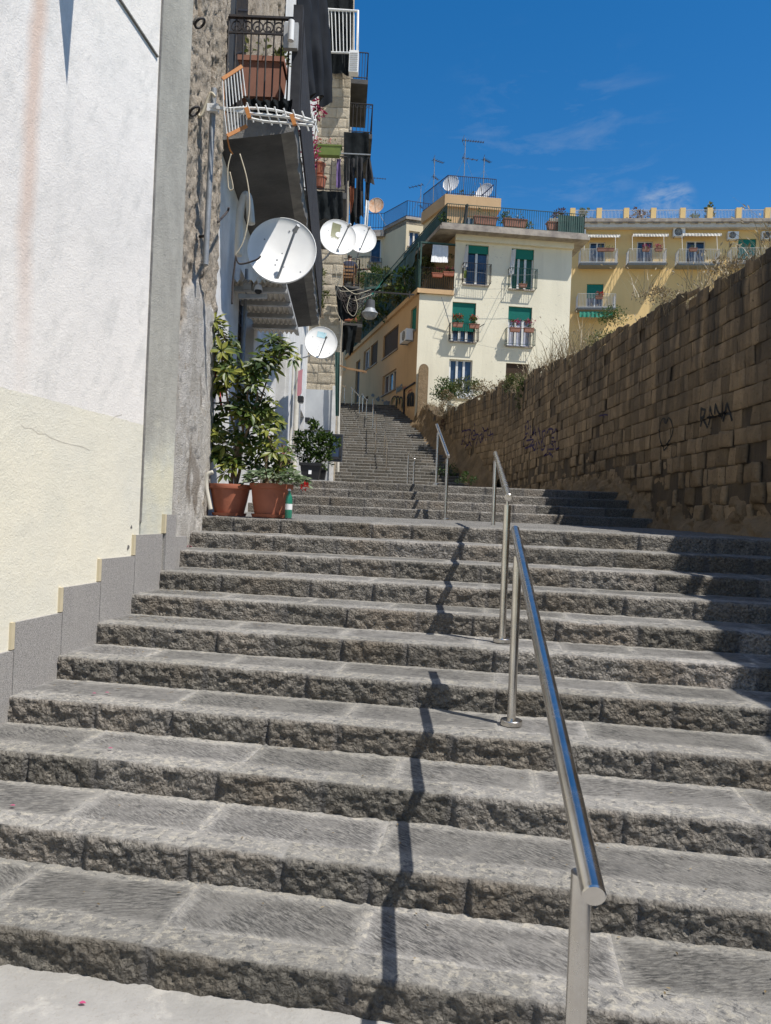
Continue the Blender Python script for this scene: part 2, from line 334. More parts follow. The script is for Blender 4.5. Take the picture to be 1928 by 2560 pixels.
def facade_mat(name, c1, c2, chip=(.6, .58, .52), ch=.5, streak=.2):
    m, t, b = mk(name); p = pos(t)
    c = mxc(t, rmp(t, nz(t, p, .35, 6), (.35, 0), (.68, 1)), c1, c2)
    c = mxc(t, mth(t, 'MULTIPLY', rmp(t, nz(t, pos(t, (1, 1, .12)), 1.3, 5, .7), (.5, 0), (.75, 1)), streak), c, tuple(q*.62 for q in c1))
    msk = mth(t, 'MULTIPLY', rmp(t, nz(t, p, 7, 8, .75), (.60, 0), (.64, 1)), rmp(t, nz(t, p, .42, 3), (.47, 0), (.6, 1)))
    c = mxc(t, mth(t, 'MULTIPLY', msk, ch), c, chip)
    t.links.new(c, b.inputs['Base Color']); b.inputs['Roughness'].default_value = .9; b.inputs['Specular IOR Level'].default_value = .15
    bmp(t, b, mth(t, 'SUBTRACT', nz(t, p, 14, 5, .7), msk), .35, .02); return m
def plinth_mat():
    m, t, b = mk('speckled_terrazzo'); p = pos(t)
    n = nz(t, p, 160, 3, .8)
    c = mxc(t, rmp(t, n, (.38, 0), (.62, 1)), (.165, .158, .152), (.42, .40, .38))
    c = mxc(t, mth(t, 'MULTIPLY', rmp(t, nz(t, pos(t, (3, 3, .5)), 3, 6, .7), (.5, 0), (.75, 1)), .5), c, (.36, .34, .315))
    t.links.new(c, b.inputs['Base Color']); b.inputs['Roughness'].default_value = .75; bmp(t, b, n, .5, .006); return m
def steel_mat():
    m, t, b = mk('brushed_stainless_steel'); p = pos(t)
    b.inputs['Metallic'].default_value = 1.; 
    c = mxc(t, rmp(t, nz(t, pos(t, (1, 1, 1)), 7, 6, .7), (.4, 0), (.7, 1)), (.64, .615, .58), (.52, .49, .45)); t.links.new(c, b.inputs['Base Color'])
    t.links.new(rmp(t, nz(t, p, 11, 6, .7), (.3, .20), (.7, .30)), b.inputs['Roughness'])
    bmp(t, b, nz(t, pos(t, (200, 200, 6)), 1, 3), .05, .001); return m
def shutter_mat(name, c):
    m, t, b = mk(name); x, y, z = sep(t)
    w = mth(t, 'FRACT', mth(t, 'MULTIPLY', z, 18.)); cc = mxc(t, rmp(t, w, (.0, .6), (.12, 1.), (.9, 1.), (1., .75)), (0, 0, 0), c)
    cc = mxc(t, mth(t, 'MULTIPLY', nz(t, pos(t), 3), .3), cc, tuple(q*.7 for q in c)); t.links.new(cc, b.inputs['Base Color']); b.inputs['Roughness'].default_value = .7; b.inputs['Specular IOR Level'].default_value = .12
    bmp(t, b, w, .5, .02); return m
def glass_mat():
    m, t, b = mk('window_glass'); p = pos(t)
    c = mxc(t, rmp(t, nz(t, p, 1.2, 3), (.4, 0), (.6, 1)), (.02, .03, .055), (.05, .075, .13)); t.links.new(c, b.inputs['Base Color'])
    b.inputs['Roughness'].default_value = .08; b.inputs['Specular IOR Level'].default_value = .6; return m
def screen_mat(name, c, open_=.35, s=60):
    m, t, b = mk(name); t.links.new(mxc(t, nz(t, pos(t), 4), c, tuple(q*.6 for q in c)), b.inputs['Base Color']); b.inputs['Roughness'].default_value = .8
    return m

m_step = step_mat(); m_stucco = stucco_mat(); m_pillar = pillar_mat(); m_rough = rough_wall_mat(); m_plinth = plinth_mat(); m_steel = steel_mat()
m_tuff = tuff_mat('yellow_tuff', (.42, .30, .18), (.285, .205, .122), (.06, .048, .036), .9, pit=.7)
m_tower = tuff_mat('pale_tuff_masonry', (.50, .44, .345), (.37, .315, .235), (.40, .37, .32), 0, pit=.35)
m_cream = facade_mat('cream_wall_paint', (.80, .745, .59), (.72, .67, .525), (.34, .32, .28), .8, .34)
m_peach = facade_mat('peach_wall_paint', (.62, .42, .235), (.53, .36, .205), (.36, .30, .23), .5, .4)
m_beige = facade_mat('beige_wall_paint', (.68, .58, .40), (.60, .50, .34), (.45, .38, .28), .4, .3)
m_yellow = facade_mat('yellow_wall_paint', (.79, .56, .26), (.73, .51, .23), (.6, .5, .3), .3, .25)
m_white = M('white_plaster', (.70, .69, .67), (.56, .55, .53), 3, .9, .4, 40)
m_palegrey = M('pale_grey_render', (.50, .51, .51), (.42, .43, .44), 1.5, .9, .3, 30)
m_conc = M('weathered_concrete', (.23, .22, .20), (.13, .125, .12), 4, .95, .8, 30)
m_under = M('dark_concrete', (.115, .112, .108), (.055, .054, .055), 1.8, .95, .8, 20, lo=.3, hi=.7)  # concrete with a darker mottle than the slab edges
m_corn = M('cornice_stone', (.42, .37, .31), (.22, .19, .17), 2.2, .9, .5, 15)
m_green = shutter_mat('green_roller_shutter', (.022, .20, .16))
m_brown = shutter_mat('brown_wooden_shutter', (.075, .05, .035))
m_glass = glass_mat()
m_wframe = M('white_frame_paint', (.72, .72, .70), (.62, .62, .60), 6, .5)
m_iron = M('dark_iron', (.03, .03, .033), (.055, .045, .04), 20, .6, .2, 60, metal=.3)
m_navy = M('navy_painted_iron', (.02, .026, .06), (.03, .035, .07), 10, .5)
m_grniron = M('green_painted_iron', (.03, .085, .07), (.03, .06, .05), 10, .6)
m_whiteiron = M('white_painted_iron', (.68, .66, .62), (.55, .53, .5), 10, .6)
m_galv = M('galvanised_steel', (.27, .285, .30), (.20, .21, .22), 15, .55, .2, 80, metal=.2)
m_dish = M('white_enamel', (.78, .77, .74), (.70, .69, .67), 3, .45, 0, spec=.4)
m_dishg = M('grey_enamel', (.42, .42, .41), (.32, .32, .32), 8, .5)
m_rust = M('rusty_enamel', (.50, .25, .12), (.62, .45, .32), 6, .7)
m_black = M('black_shade_cloth', (.008, .010, .011), (.016, .019, .021), 5, .95, .3, 200, spec=.1)
m_navyc = M('dark_tarpaulin', (.006, .008, .012), (.012, .015, .021), 2.5, .85, .2, 60, spec=.15)
m_clothes = M('black_laundry', (.012, .012, .014), (.028, .028, .03), 6, .9)
m_cw = M('white_laundry', (.75, .75, .74), (.66, .66, .66), 4, .85)
m_cpurple = M('purple_laundry', (.16, .10, .25), (.10, .07, .17), 6, .85)
m_corange = M('orange_laundry', (.38, .12, .05), (.30, .1, .05), 6, .85)
m_pink = M('faded_pink_cloth', (.48, .20, .21), (.40, .16, .18), 6, .85)
m_terra = M('terracotta_plastic', (.40, .135, .075), (.33, .11, .062), 7, .6, .1, 90)
m_terra2 = M('dusty_terracotta', (.34, .16, .11), (.28, .13, .09), 5, .7)
m_soil = M('potting_soil', (.04, .03, .02), (.07, .05, .035), 30, 1., .8, 60)
m_blackpl = M('black_plastic', (.022, .023, .025), (.03, .03, .032), 8, .45)
m_gpl = M('green_plastic', (.14, .18, .035), (.11, .15, .03), 6, .5)
m_blued = M('blue_grey_door_paint', (.17, .19, .22), (.12, .135, .16), 3, .6, .2, 30)
m_darkd = M('dark_doorway_paint', (.05, .06, .075), (.035, .04, .05), 3, .6)
m_pipe = M('cream_drainpipe', (.62, .58, .50), (.50, .47, .40), 4, .6)
m_wood = M('worn_wood', (.33, .19, .09), (.24, .13, .06), 6, .7)
m_bark = M('plant_stem', (.26, .19, .12), (.17, .12, .075), 12, .9, .4, 60)
m_cable = M('black_cable', (.03, .025, .022), (.05, .035, .03), 20, .7)
m_cablew = M('cream_cable', (.52, .46, .34), (.42, .37, .28), 12, .7)
m_spray = M('black_spray_paint', (.012, .012, .012), (.03, .028, .025), 30, .8)
m_purple = M('purple_spray_paint', (.022, .012, .06), (.04, .025, .075), 12, .85)
m_sprayy = M('yellow_spray_paint', (.38, .32, .12), (.3, .25, .1), 8, .85)
m_sprayb = M('blue_spray_paint', (.10, .18, .26), (.2, .25, .28), 8, .85)
m_sprayr = M('red_spray_paint', (.40, .12, .08), (.3, .1, .07), 8, .85)
m_orn = M('orange_plastic', (.52, .20, .045), (.42, .16, .04), 8, .55)
m_red = foliage('red_petals', (.35, .005, .01), (.55, .01, .015), (.65, .03, .03), .25)
m_pinkf = foliage('magenta_petals', (.30, .01, .07), (.45, .02, .12), (.6, .1, .25), .3)
m_leafy = foliage('variegated_leaves', (.022, .045, .010), (.085, .135, .022), (.34, .34, .06))
m_leafg = foliage('glossy_green_leaves', (.015, .035, .008), (.05, .10, .016), (.15, .22, .04))
m_leafw = foliage('white_edged_leaves', (.05, .085, .03), (.17, .24, .12), (.42, .47, .33))
m_leafd = foliage('dusty_leaves', (.04, .055, .018), (.12, .14, .04), (.27, .28, .10))
m_dry = foliage('dry_grass', (.13, .085, .04), (.30, .22, .12), (.48, .39, .24), .3)
m_redleaf = foliage('reddish_leaves', (.06, .02, .02), (.12, .05, .04), (.2, .14, .06))
m_glassg = M('green_bottle_glass', (.02, .14, .09), (.03, .2, .13), 6, .15, spec=.6)
m_skin = M('skin', (.42, .25, .17), (.38, .22, .15), 8, .6)
m_hair = M('dark_hair', (.02, .016, .013), (.035, .028, .02), 40, .6)
m_shirt = M('navy_shirt', (.018, .022, .045), (.028, .033, .06), 10, .9)
m_trous = M('grey_trousers', (.06, .06, .07), (.08, .08, .09), 10, .9)
m_logo = M('olive_sticker', (.24, .24, .13), (.20, .20, .11), 10, .5)
m_cyan = M('faded_cyan_sticker', (.38, .62, .68), (.55, .7, .74), 10, .5)
m_lens = M('frosted_lamp_glass', (.26, .255, .24), (.2, .195, .185), 10, .2, spec=.6)
m_awn = M('off_white_awning', (.66, .62, .55), (.56, .52, .46), 6, .85)
m_earth = M('dry_hillside', (.26, .21, .13), (.15, .13, .075), 2, 1., .8, 8)
m_pave = None
def pave_mat():
    m, t, b = mk('cement_pavement'); p = pos(t)
    c = mxc(t, rmp(t, nz(t, p, 2.2, 7, .65), (.35, 0), (.65, 1)), (.33, .32, .305), (.245, .238, .225))
    c = mxc(t, mth(t, 'MULTIPLY', rmp(t, nz(t, p, 5, 7, .7), (.55, 0), (.7, 1)), .7), c, (.44, .42, .385))
    c = mxc(t, mth(t, 'MULTIPLY', rmp(t, nz(t, p, 60, 4, .7), (.3, 1), (.42, 0)), .5), c, (.2, .17, .14))
    t.links.new(c, b.inputs['Base Color']); b.inputs['Roughness'].default_value = .9
    bmp(t, b, mth(t, 'ADD', nz(t, p, 50, 5, .7), nz(t, p, 9, 4)), .6, .01); return m
m_pave = pave_mat()
# ------------------------------------------------------------------ ground and terrain
def wallx(Y): return 4.40-.023*Y if Y < 24.9 else 3.83-.22*(Y-24.9)
def facx(Y): return -(1.50+.055*Y)
H3, D3, Y3, Z3 = .143, .385, 26.3, 2.60
def zfar(Y):
    if Y < 20.6: return 2.30
    if Y < 21.2: return 2.45
    if Y < Y3: return 2.60
    return Z3+H3*(math.floor((Y-Y3)/D3)+1)
def onfar(x, y):
    for Y in np.arange(13.2, 58, .02):
        q = at(x, y, Y)
        if q[2] < zfar(Y): return np.array([q[0], q[1], zfar(Y)])
    return at(x, y, 40)
g = MB().add([(-400, -60, -.06), (400, -60, -.06), (400, 700, -.06), (-400, 700, -.06)], [(0, 1, 2, 3)]).build('ground', m_earth); tag(g, kind='structure')
# pavement at the foot of the stairs
xs, ys = np.meshgrid(np.arange(-2.82, 4.6, .03), np.arange(-2.5, 2.56, .03))
P = SE*xs[..., None]+SA*ys[..., None]; P[..., 2] = .006+.012*(fbm(P*2.2, 4)-.5)+.006*(fbm(P*18, 3, 4)-.5)
tag(MB().grid(P).build('pavement', m_pave, smooth=180), kind='structure')

# ------------------------------------------------------------------ stone steps
def splits(a, b, lo, hi, r):
    o = [a]
    while o[-1] < b-hi*.7: o.append(o[-1]+r.uniform(lo, hi))
    o[-1] = b if b-o[-1] < lo*.6 and len(o) > 1 else o[-1]
    if o[-1] < b: o.append(b)
    return o
def step(mb, e, a, o, x0, x1, z0, z1, depth, lip, dx, amp, r, lo=.33, hi=.8, ntr=14, farj=False, tb=1.):
    """one step: hewn riser blocks with a lip strip, then paver slabs behind; e across, a inward, o origin"""
    h = z1-z0; sd = r.randint(0, 999)
    def pts(X, Yd, Z): return o+e*X[..., None]+a*Yd[..., None]+UP*Z[..., None]
    cuts = splits(x0, x1, lo, hi, r)
    nr = max(4, int(h/dx)+1)
    for i in range(len(cuts)-1):
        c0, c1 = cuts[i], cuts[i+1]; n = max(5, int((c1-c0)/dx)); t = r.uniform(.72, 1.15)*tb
        if r.random() < .10: t *= 1.35
        xv = np.concatenate([[c0, c0+.006], np.linspace(c0+.014, c1-.014, n), [c1-.006, c1]])
        jw = .014+.022*r.random()
        ed = np.clip(np.minimum(xv-c0, c1-xv)/jw, 0, 1); jr = np.clip(1.35-np.minimum(xv-c0, c1-xv)/(jw*1.0), 0, 1)
        sk = r.uniform(-.006, .006); tz = r.uniform(-.003, .003)
        # profile rows: (inward offset, height, kind)
        pr = [(0, z0-.01+ (h-.015)*q/(nr-1), 0) for q in range(nr)]+[(.003, z1-(.03 if farj else .007), .75 if farj else .35), (.010, z1-.001, .9)]+[(.010+(lip-.010)*q/ntr, z1, 1) for q in range(1, ntr+1)]
        X = np.tile(xv, (len(pr), 1)); Yd = np.zeros_like(X); Z = np.zeros_like(X); K = np.zeros_like(X)
        for q, (yo, zz, k) in enumerate(pr): Yd[q] = yo; Z[q] = zz; K[q] = k
        Q = pts(X, Yd, Z); E_ = np.tile(ed, (len(pr), 1)); E_ = E_*E_*(3-2*E_)
        n1 = fbm(Q*np.array([24, 24, 30]), 4, sd)-.5; n2 = fbm(Q*7, 3, sd+9)-.5
        rz = np.clip(1-K, 0, 1); rowz = np.clip((z1-Z)/.03, .25, 1)
        Yd = Yd+rz*((1-E_)*.010-(amp*2.0*n1*rowz+amp*1.1*n2+sk)*E_)
        chip = np.clip(fbm(Q*np.array([11, 11, 11]), 3, sd+20)-.56, 0, 1)
        near = np.clip(1-np.abs(Yd)/.05, 0, 1)*(Z > z1-.02)
        Z = Z+tz*E_*(K > .3)+K*(.006*(fbm(Q*16, 3, sd+3)-.5)+.004*(fbm(Q*3, 2, sd)-.5))-near*chip*.05
        J = np.tile(jr, (len(pr), 1))*np.where(K > .5, .0, 1)+np.where(K > .5, 1, 0)*np.tile(np.clip(1-np.minimum(xv-c0, c1-xv)/.009, 0, 1), (len(pr), 1))
        al_ = np.where(K > .5, .25, 1.)
        mb.grid(pts(X, Yd, Z), t*np.where(K > .5, .5+.5/t if t else 1, 1)*np.where(K > .5, 1.0, 1), K if not farj else np.maximum(K, J*.9), J*(.8 if not farj else .5), A4=al_)
    # pavers behind the lip
    if depth > lip+.03:
        cuts = splits(x0, x1, .45, 1.0, r)
        for i in range(len(cuts)-1):
            c0, c1 = cuts[i], cuts[i+1]; n = max(4, int((c1-c0)/dx)); m = max(3, int((depth-lip)/dx)); t = r.uniform(.8, 1.12)
            xv = np.concatenate([[c0, c0+.008], np.linspace(c0+.016, c1-.016, n), [c1-.008, c1]]); yv = np.concatenate([[lip+.001, lip+.010], np.linspace(lip+.02, depth, m)])
            X, Yd = np.meshgrid(xv, yv); Z = np.full_like(X, z1-.001); Q = pts(X, Yd, Z)
            J = np.maximum(np.clip(1-np.minimum(X-c0, c1-X)/.009, 0, 1), np.clip(1-(Yd-lip)/.009, 0, 1)*.8)
            back = np.clip(1-(depth-Yd)/.09, 0, 1); J = np.maximum(J, .7*back*(fbm(Q*6, 3, 3) > .35))
            Z = Z+.007*(fbm(Q*14, 3, sd+5)-.5)+.006*(fbm(Q*2.5, 2, sd+7)-.5)-.004*J+.012*back*fbm(Q*9, 2, 8)
            al_ = np.clip(np.minimum(np.minimum(X-c0, c1-X), np.minimum(Yd-lip, depth-.05-Yd)*1.3)/.075, 0, 1)
            mb.grid(pts(X, Yd, Z), t, 1., J*.65, A4=al_)
    return mb
rs = random.Random(5)
SAs = [2.52, 2.99, 3.47, 3.92, 4.39, 4.84, 5.32, 5.78, 6.27, 6.78, 7.26]
lower = struct('lower_stairs', tuple(st(0, 2.52, 0)))
for i, sa in enumerate(SAs):
    x0 = -2.80 if i < 8 else (-2.93, -3.02, -3.08)[i-8]; x1 = (4.38-.155*sa)/.988
    d = (SAs[i+1]-sa+.03) if i < 10 else .62
    mb = step(MB(), SE, SA, SA*sa, x0, x1, .15*i, .15*(i+1), d, .135 if i < 10 else .2, .0085 if i < 5 else .0125 if i < 9 else .02, .021, rs)
    o = mb.build('step', m_step, lower, smooth=55)
# landing between the flights (rises slightly)
xs, ys = np.meshgrid(np.linspace(0, 1, 200), np.linspace(0, 1, 130))
A = SE*((-3.1+7.2*xs)[..., None])+SA*7.80; B = np.stack([-2.4+6.75*xs, 11.55+0*xs, 0*xs], -1)
P = A*(1-ys[..., None])+B*ys[..., None]; P[..., 2] = 1.650+.05*ys+.01*(fbm(P*3, 4)-.5)+.006*(fbm(P*16, 3)-.5)-.004*np.clip(1-ys*30, 0, 1)
fr = np.abs((P[..., 1]*1.9) % 1-.5)*2; fx = np.abs((P[..., 0]*1.25+.5*np.floor(P[..., 1]*1.9)) % 1-.5)*2
tag(MB().grid(P, .95, 1., np.clip(np.maximum(fr, fx)*20-19, 0, 1)).build('stairs_landing', m_step, smooth=180), kind='structure')
EX, EY = np.array([1., 0, 0]), np.array([0, 1., 0])
middle = struct('middle_stairs', (1, 11.5, 1.7))
for k in range(4):
    Y = 11.5+.5*k; mb = step(MB(), EX, EY, EY*Y, facx(Y)-.05, wallx(Y)+.05, 1.70+.15*k-(.03 if k == 0 else 0), 1.70+.15*(k+1), .53, .3, .024, .016, rs)
    mb.build('step', m_step, middle, smooth=55)
xs, ys = np.meshgrid(np.linspace(-3.6, 4.3, 90), np.linspace(13.4, 20.62, 60))
P = np.stack([xs, ys, 2.296+.012*(fbm(np.stack([xs, ys, xs*0], -1)*2, 3)-.5)], -1); MB().grid(P, 1., 1.).build('landing_paving', m_step, middle, smooth=180)
upper = struct('upper_stairs', (0, 26, 2.6))
for Y, z0, dp in ((20.6, 2.30, .62), (21.2, 2.45, .5)):
    step(MB(), EX, EY, EY*Y, facx(Y), wallx(Y)+.05, z0, z0+.15, dp, .3, .05, .012, rs, ntr=3).build('step', m_step, upper, smooth=55)
P = np.stack(np.meshgrid(np.linspace(-3.6, 4.2, 40), np.linspace(21.65, 26.4, 30))+[np.full((30, 40), 2.597)], -1); MB().grid(P, 1., 1.).build('landing_paving', m_step, upper)
def farR(Y): return wallx(Y)+.1 if Y < 36.0 else 1.26-.274*(Y-36.0)+.1
for n in range(1, 36):
    Y = Y3+D3*(n-1); xl = -1.62-.06*(Y-26) if Y > 25.9 else -3.2
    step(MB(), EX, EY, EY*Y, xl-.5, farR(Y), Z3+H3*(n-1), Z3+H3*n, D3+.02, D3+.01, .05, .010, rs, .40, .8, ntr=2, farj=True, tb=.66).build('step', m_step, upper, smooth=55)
MB().add([(-9, 39.7, Z3+H3*35-.01), (1.2, 39.7, Z3+H3*35-.01), (-4, 56, Z3+H3*35+.2), (-16, 56, Z3+H3*35+.2)], [(0, 1, 2, 3)], 1, 1).build('landing_paving', m_step, upper)

# ------------------------------------------------------------------ stainless handrails
def handrail(label, bases, low, high, hp=.93, off=.065, rp=.0243, rr=.0255, nseg=20, flange=True, group='stainless handrails up the middle of the stairs'):
    """bases: post feet; low/high: how far the rail runs beyond the first and last post (m)"""
    t = thing('handrail', label, 'handrail', bases[0], group)
    for b in bases:
        b = np.asarray(b, float)
        p = MB().tube([b+UP*.0, b+UP*hp], rp, nseg).build('post', m_steel, t, smooth=40)
        if flange: MB().lathe([(.0, .028), (.056, .028), (.0605, .024), (.0605, .0), (.0, .0)], b, n=max(12, nseg)).build('flange', m_steel, p, smooth=40)
        ORG[p.name] = ORG[t.name]
        MB().tube([b+UP*(hp-.01), b+UP*(hp+off)], .0085, 10).build('pin', m_steel, p, smooth=40)
    a, c = np.asarray(bases[0], float)+UP*(hp+off), np.asarray(bases[-1], float)+UP*(hp+off); d = nrm(c-a)
    A_, C_ = a-d*low, c+d*high
    MB().tube([A_, C_], rr, nseg, cap=False).build('rail', m_steel, t, smooth=40)
    for q, s in ((A_, -1), (C_, 1)):
        MB().lathe([(rr*1.004, -.012), (rr*1.02, 0), (rr*.9, .003), (.0, .004)], q+d*s*.001, d*s, n=nseg).build('end_cap', m_steel, t, smooth=40)
    return t
handrail('large stainless handrail nearest the viewer, its lower end cap facing down the stairs', [(.484, 1.71, .0), onz(1278, 1811, .604)], .16, .32)
handrail('stainless handrail between the nearest one and the landing, on round base flanges', [onz(1255, 1605, .904), onz(1231.5, 1347, 1.506)], .10, .32)
b3 = onz(1113, 1297, 1.68); b3 = at(1113, 1297, 11.3); b3[2] = 1.70
q3 = at(1091, 1200, 13.1); q3[2] = 2.30
handrail('stainless handrail crossing the four landing steps in front of the tuff wall', [b3, q3], .12, .35, nseg=14)
b4 = at(1035, 1180, 20.2); b4[2] = 2.30; q4 = at(1020, 1180, 21.8); q4[2] = 2.6
handrail('short stainless handrail alone right of centre where the upper stairs begin', [b4, q4], .08, .4, nseg=10)
def farrail(lab, x0, y0, x1, y1):
    a, b = onfar(x0, y0), onfar(x1, y1)
    handrail(lab, [a, b], .1, .3, .82, .06, .024, .026, 8, flange=False)
farrail('slender handrail low on the dark upper stairs, left of the short lone handrail', 966, 1183, 960.5, 1143)
farrail('slender handrail halfway up the dark upper stairs, seen almost end on', 938, 1143, 937, 1084)
farrail('slender handrail high on the upper stairs in front of the brown wall patches', 931, 1072, 931.5, 1046)
farrail('short slender handrail beside the small dark vent of the peach wall', 915, 1047, 905.6, 1035)
farrail('far handrail in front of the tall doorway at the top of the stairs', 897.5, 1036, 879, 1014)
farrail('farthest handrail at the top left of the stairs beside the wire mesh', 860, 1010, 846, 1003)

# ------------------------------------------------------------------ white building at the left edge
wb = thing('white_building', 'white and cream rendered building with stepped grey plinth at left edge', 'building', st(-2.8, 4, 0))
MB().hexa([st(-2.79, -3, -.05), st(-2.79, 5.43, -.05), st(-6, 5.43, -.05), st(-6, -3, -.05), st(-2.79, -3, 7.2), st(-2.79, 5.43, 7.2), st(-6, 5.43, 7.2), st(-6, -3, 7.2)]).build('wall', m_stucco, wb)
MB().hexa([st(-2.783, 5.445, -.05), st(-2.783, 5.985, -.05), st(-6, 5.985, -.05), st(-6, 5.445, -.05), st(-2.783, 5.445, 12), st(-2.783, 5.985, 12), st(-6, 5.985, 12), st(-6, 5.445, 12)]).build('pillar', m_pillar, wb)
MB().hexa([st(-2.779, 5.428, 1.6), st(-2.779, 5.447, 1.6), st(-2.9, 5.447, 1.6), st(-2.9, 5.428, 1.6), st(-2.779, 5.428, 12), st(-2.779, 5.447, 12), st(-2.9, 5.447, 12), st(-2.9, 5.428, 12)]).build('joint_bead', m_conc, wb)
sk = SAs[:8]
for i in range(-1, 8):
    s0 = sk[i] if i >= 0 else 1.9; s1 = sk[i+1] if i < 7 else 5.985
    if i == 7: s0, s1 = 5.80, 5.992
    zt = .15*(i+1)+.42+.011*(i-3); o = -2.752 if i == 7 else -2.774+.0008*i
    pl = MB().hexa([st(o, s0+.03, zt-.95), st(o, s1+.022, zt-.95), st(-2.8, s1+.022, zt-.95), st(-2.8, s0+.03, zt-.95), st(o, s0+.03, zt), st(o, s1+.022, zt), st(-2.8, s1+.022, zt), st(-2.8, s0+.03, zt)]).build('plinth_slab', m_plinth, wb)
    ORG[pl.name] = ORG[wb.name]
    MB().hexa([st(o-.001, s0+.0, zt-.155), st(o-.001, s0+.0295, zt-.155), st(-2.8, s0+.0295, zt-.155), st(-2.8, s0, zt-.155), st(o-.001, s0, zt+.002), st(o-.001, s0+.0295, zt+.002), st(-2.8, s0+.0295, zt+.002), st(-2.8, s0, zt+.002)]).build('edge_strip', M('cream_edge', (.56, .48, .33), (.48, .42, .29), 8, .8) if i == -1 else bpy.data.materials['cream_edge'], pl)
# diagonal surface conduit, eave, and an unseen plate added for its wedge shadow
PW = PL(st(-2.785, 0, 0), SA, SE)
ca, cb = PW.at(300, 0, .0), PW.at(394, 142, .0); cd_ = nrm(ca-cb)
MB().bar(cb, ca+cd_*1.2, .012, .022, up=SE).build('conduit', m_conc, wb)
MB().hexa([st(-2.25, -3, 6.9), st(-2.25, 5.43, 6.9), st(-3, 5.43, 6.9), st(-3, -3, 6.9), st(-2.25, -3, 7.3), st(-2.25, 5.43, 7.3), st(-3, 5.43, 7.3), st(-3, -3, 7.3)]).build('eave', m_white, wb)
sh = [PW.at(150, 0), PW.at(186, 0), PW.at(169, 212)]
sh[0] = sh[0]+(sh[0]-sh[2])*.25; sh[1] = sh[1]+(sh[1]-sh[2])*.25
tt = .42/(SL@SE); tri = [q+SL*tt for q in sh]
up_ = [tri[0]+UP*(6.92-tri[0][2]), tri[1]+UP*(6.92-tri[1][2])]
MB().add([tri[2], tri[1], up_[1], up_[0], tri[0]]+[q-SE*.03 for q in (tri[2], tri[1], up_[1], up_[0], tri[0])], [(0, 1, 2, 3, 4), (9, 8, 7, 6, 5), (0, 5, 6, 1), (1, 6, 7, 2), (3, 8, 9, 4), (4, 9, 5, 0)]).build('bracket', m_white, wb)  # added out-of-view plate, cut to cast the wedge on the wall

# ------------------------------------------------------------------ tuff retaining wall on the right
twall = thing('tuff_wall', 'tall brown tuff block retaining wall with graffiti along the right side', 'wall', (wallx(12), 12, 1.6))
def topz(Y):
    k = [(-4, 4.8), (3, 5.4), (5.8, 5.1), (8.34, 4.93), (9, 4.94), (10, 5.0), (10.8, 5.12), (12.4, 5.2), (13.8, 5.32), (16.4, 5.47), (18.4, 5.71), (20.7, 5.98), (21.4, 5.9), (22.9, 5.72), (24.3, 5.9), (24.9, 6.42), (26.3, 6.33), (30.4, 6.3), (31.7, 6.12), (33.2, 6.3), (34.5, 6.9), (37, 7.4)]
    for (a, b), (c, d) in zip(k, k[1:]):
        if a <= Y <= c: return b+(d-b)*(Y-a)/(c-a)
    return k[-1][1] if Y > 30 else k[0][1]
for q in ((1928, 612), (1800, 700), (1600, 790), (1435, 880), (1300, 950), (1251, 957)):
    pass
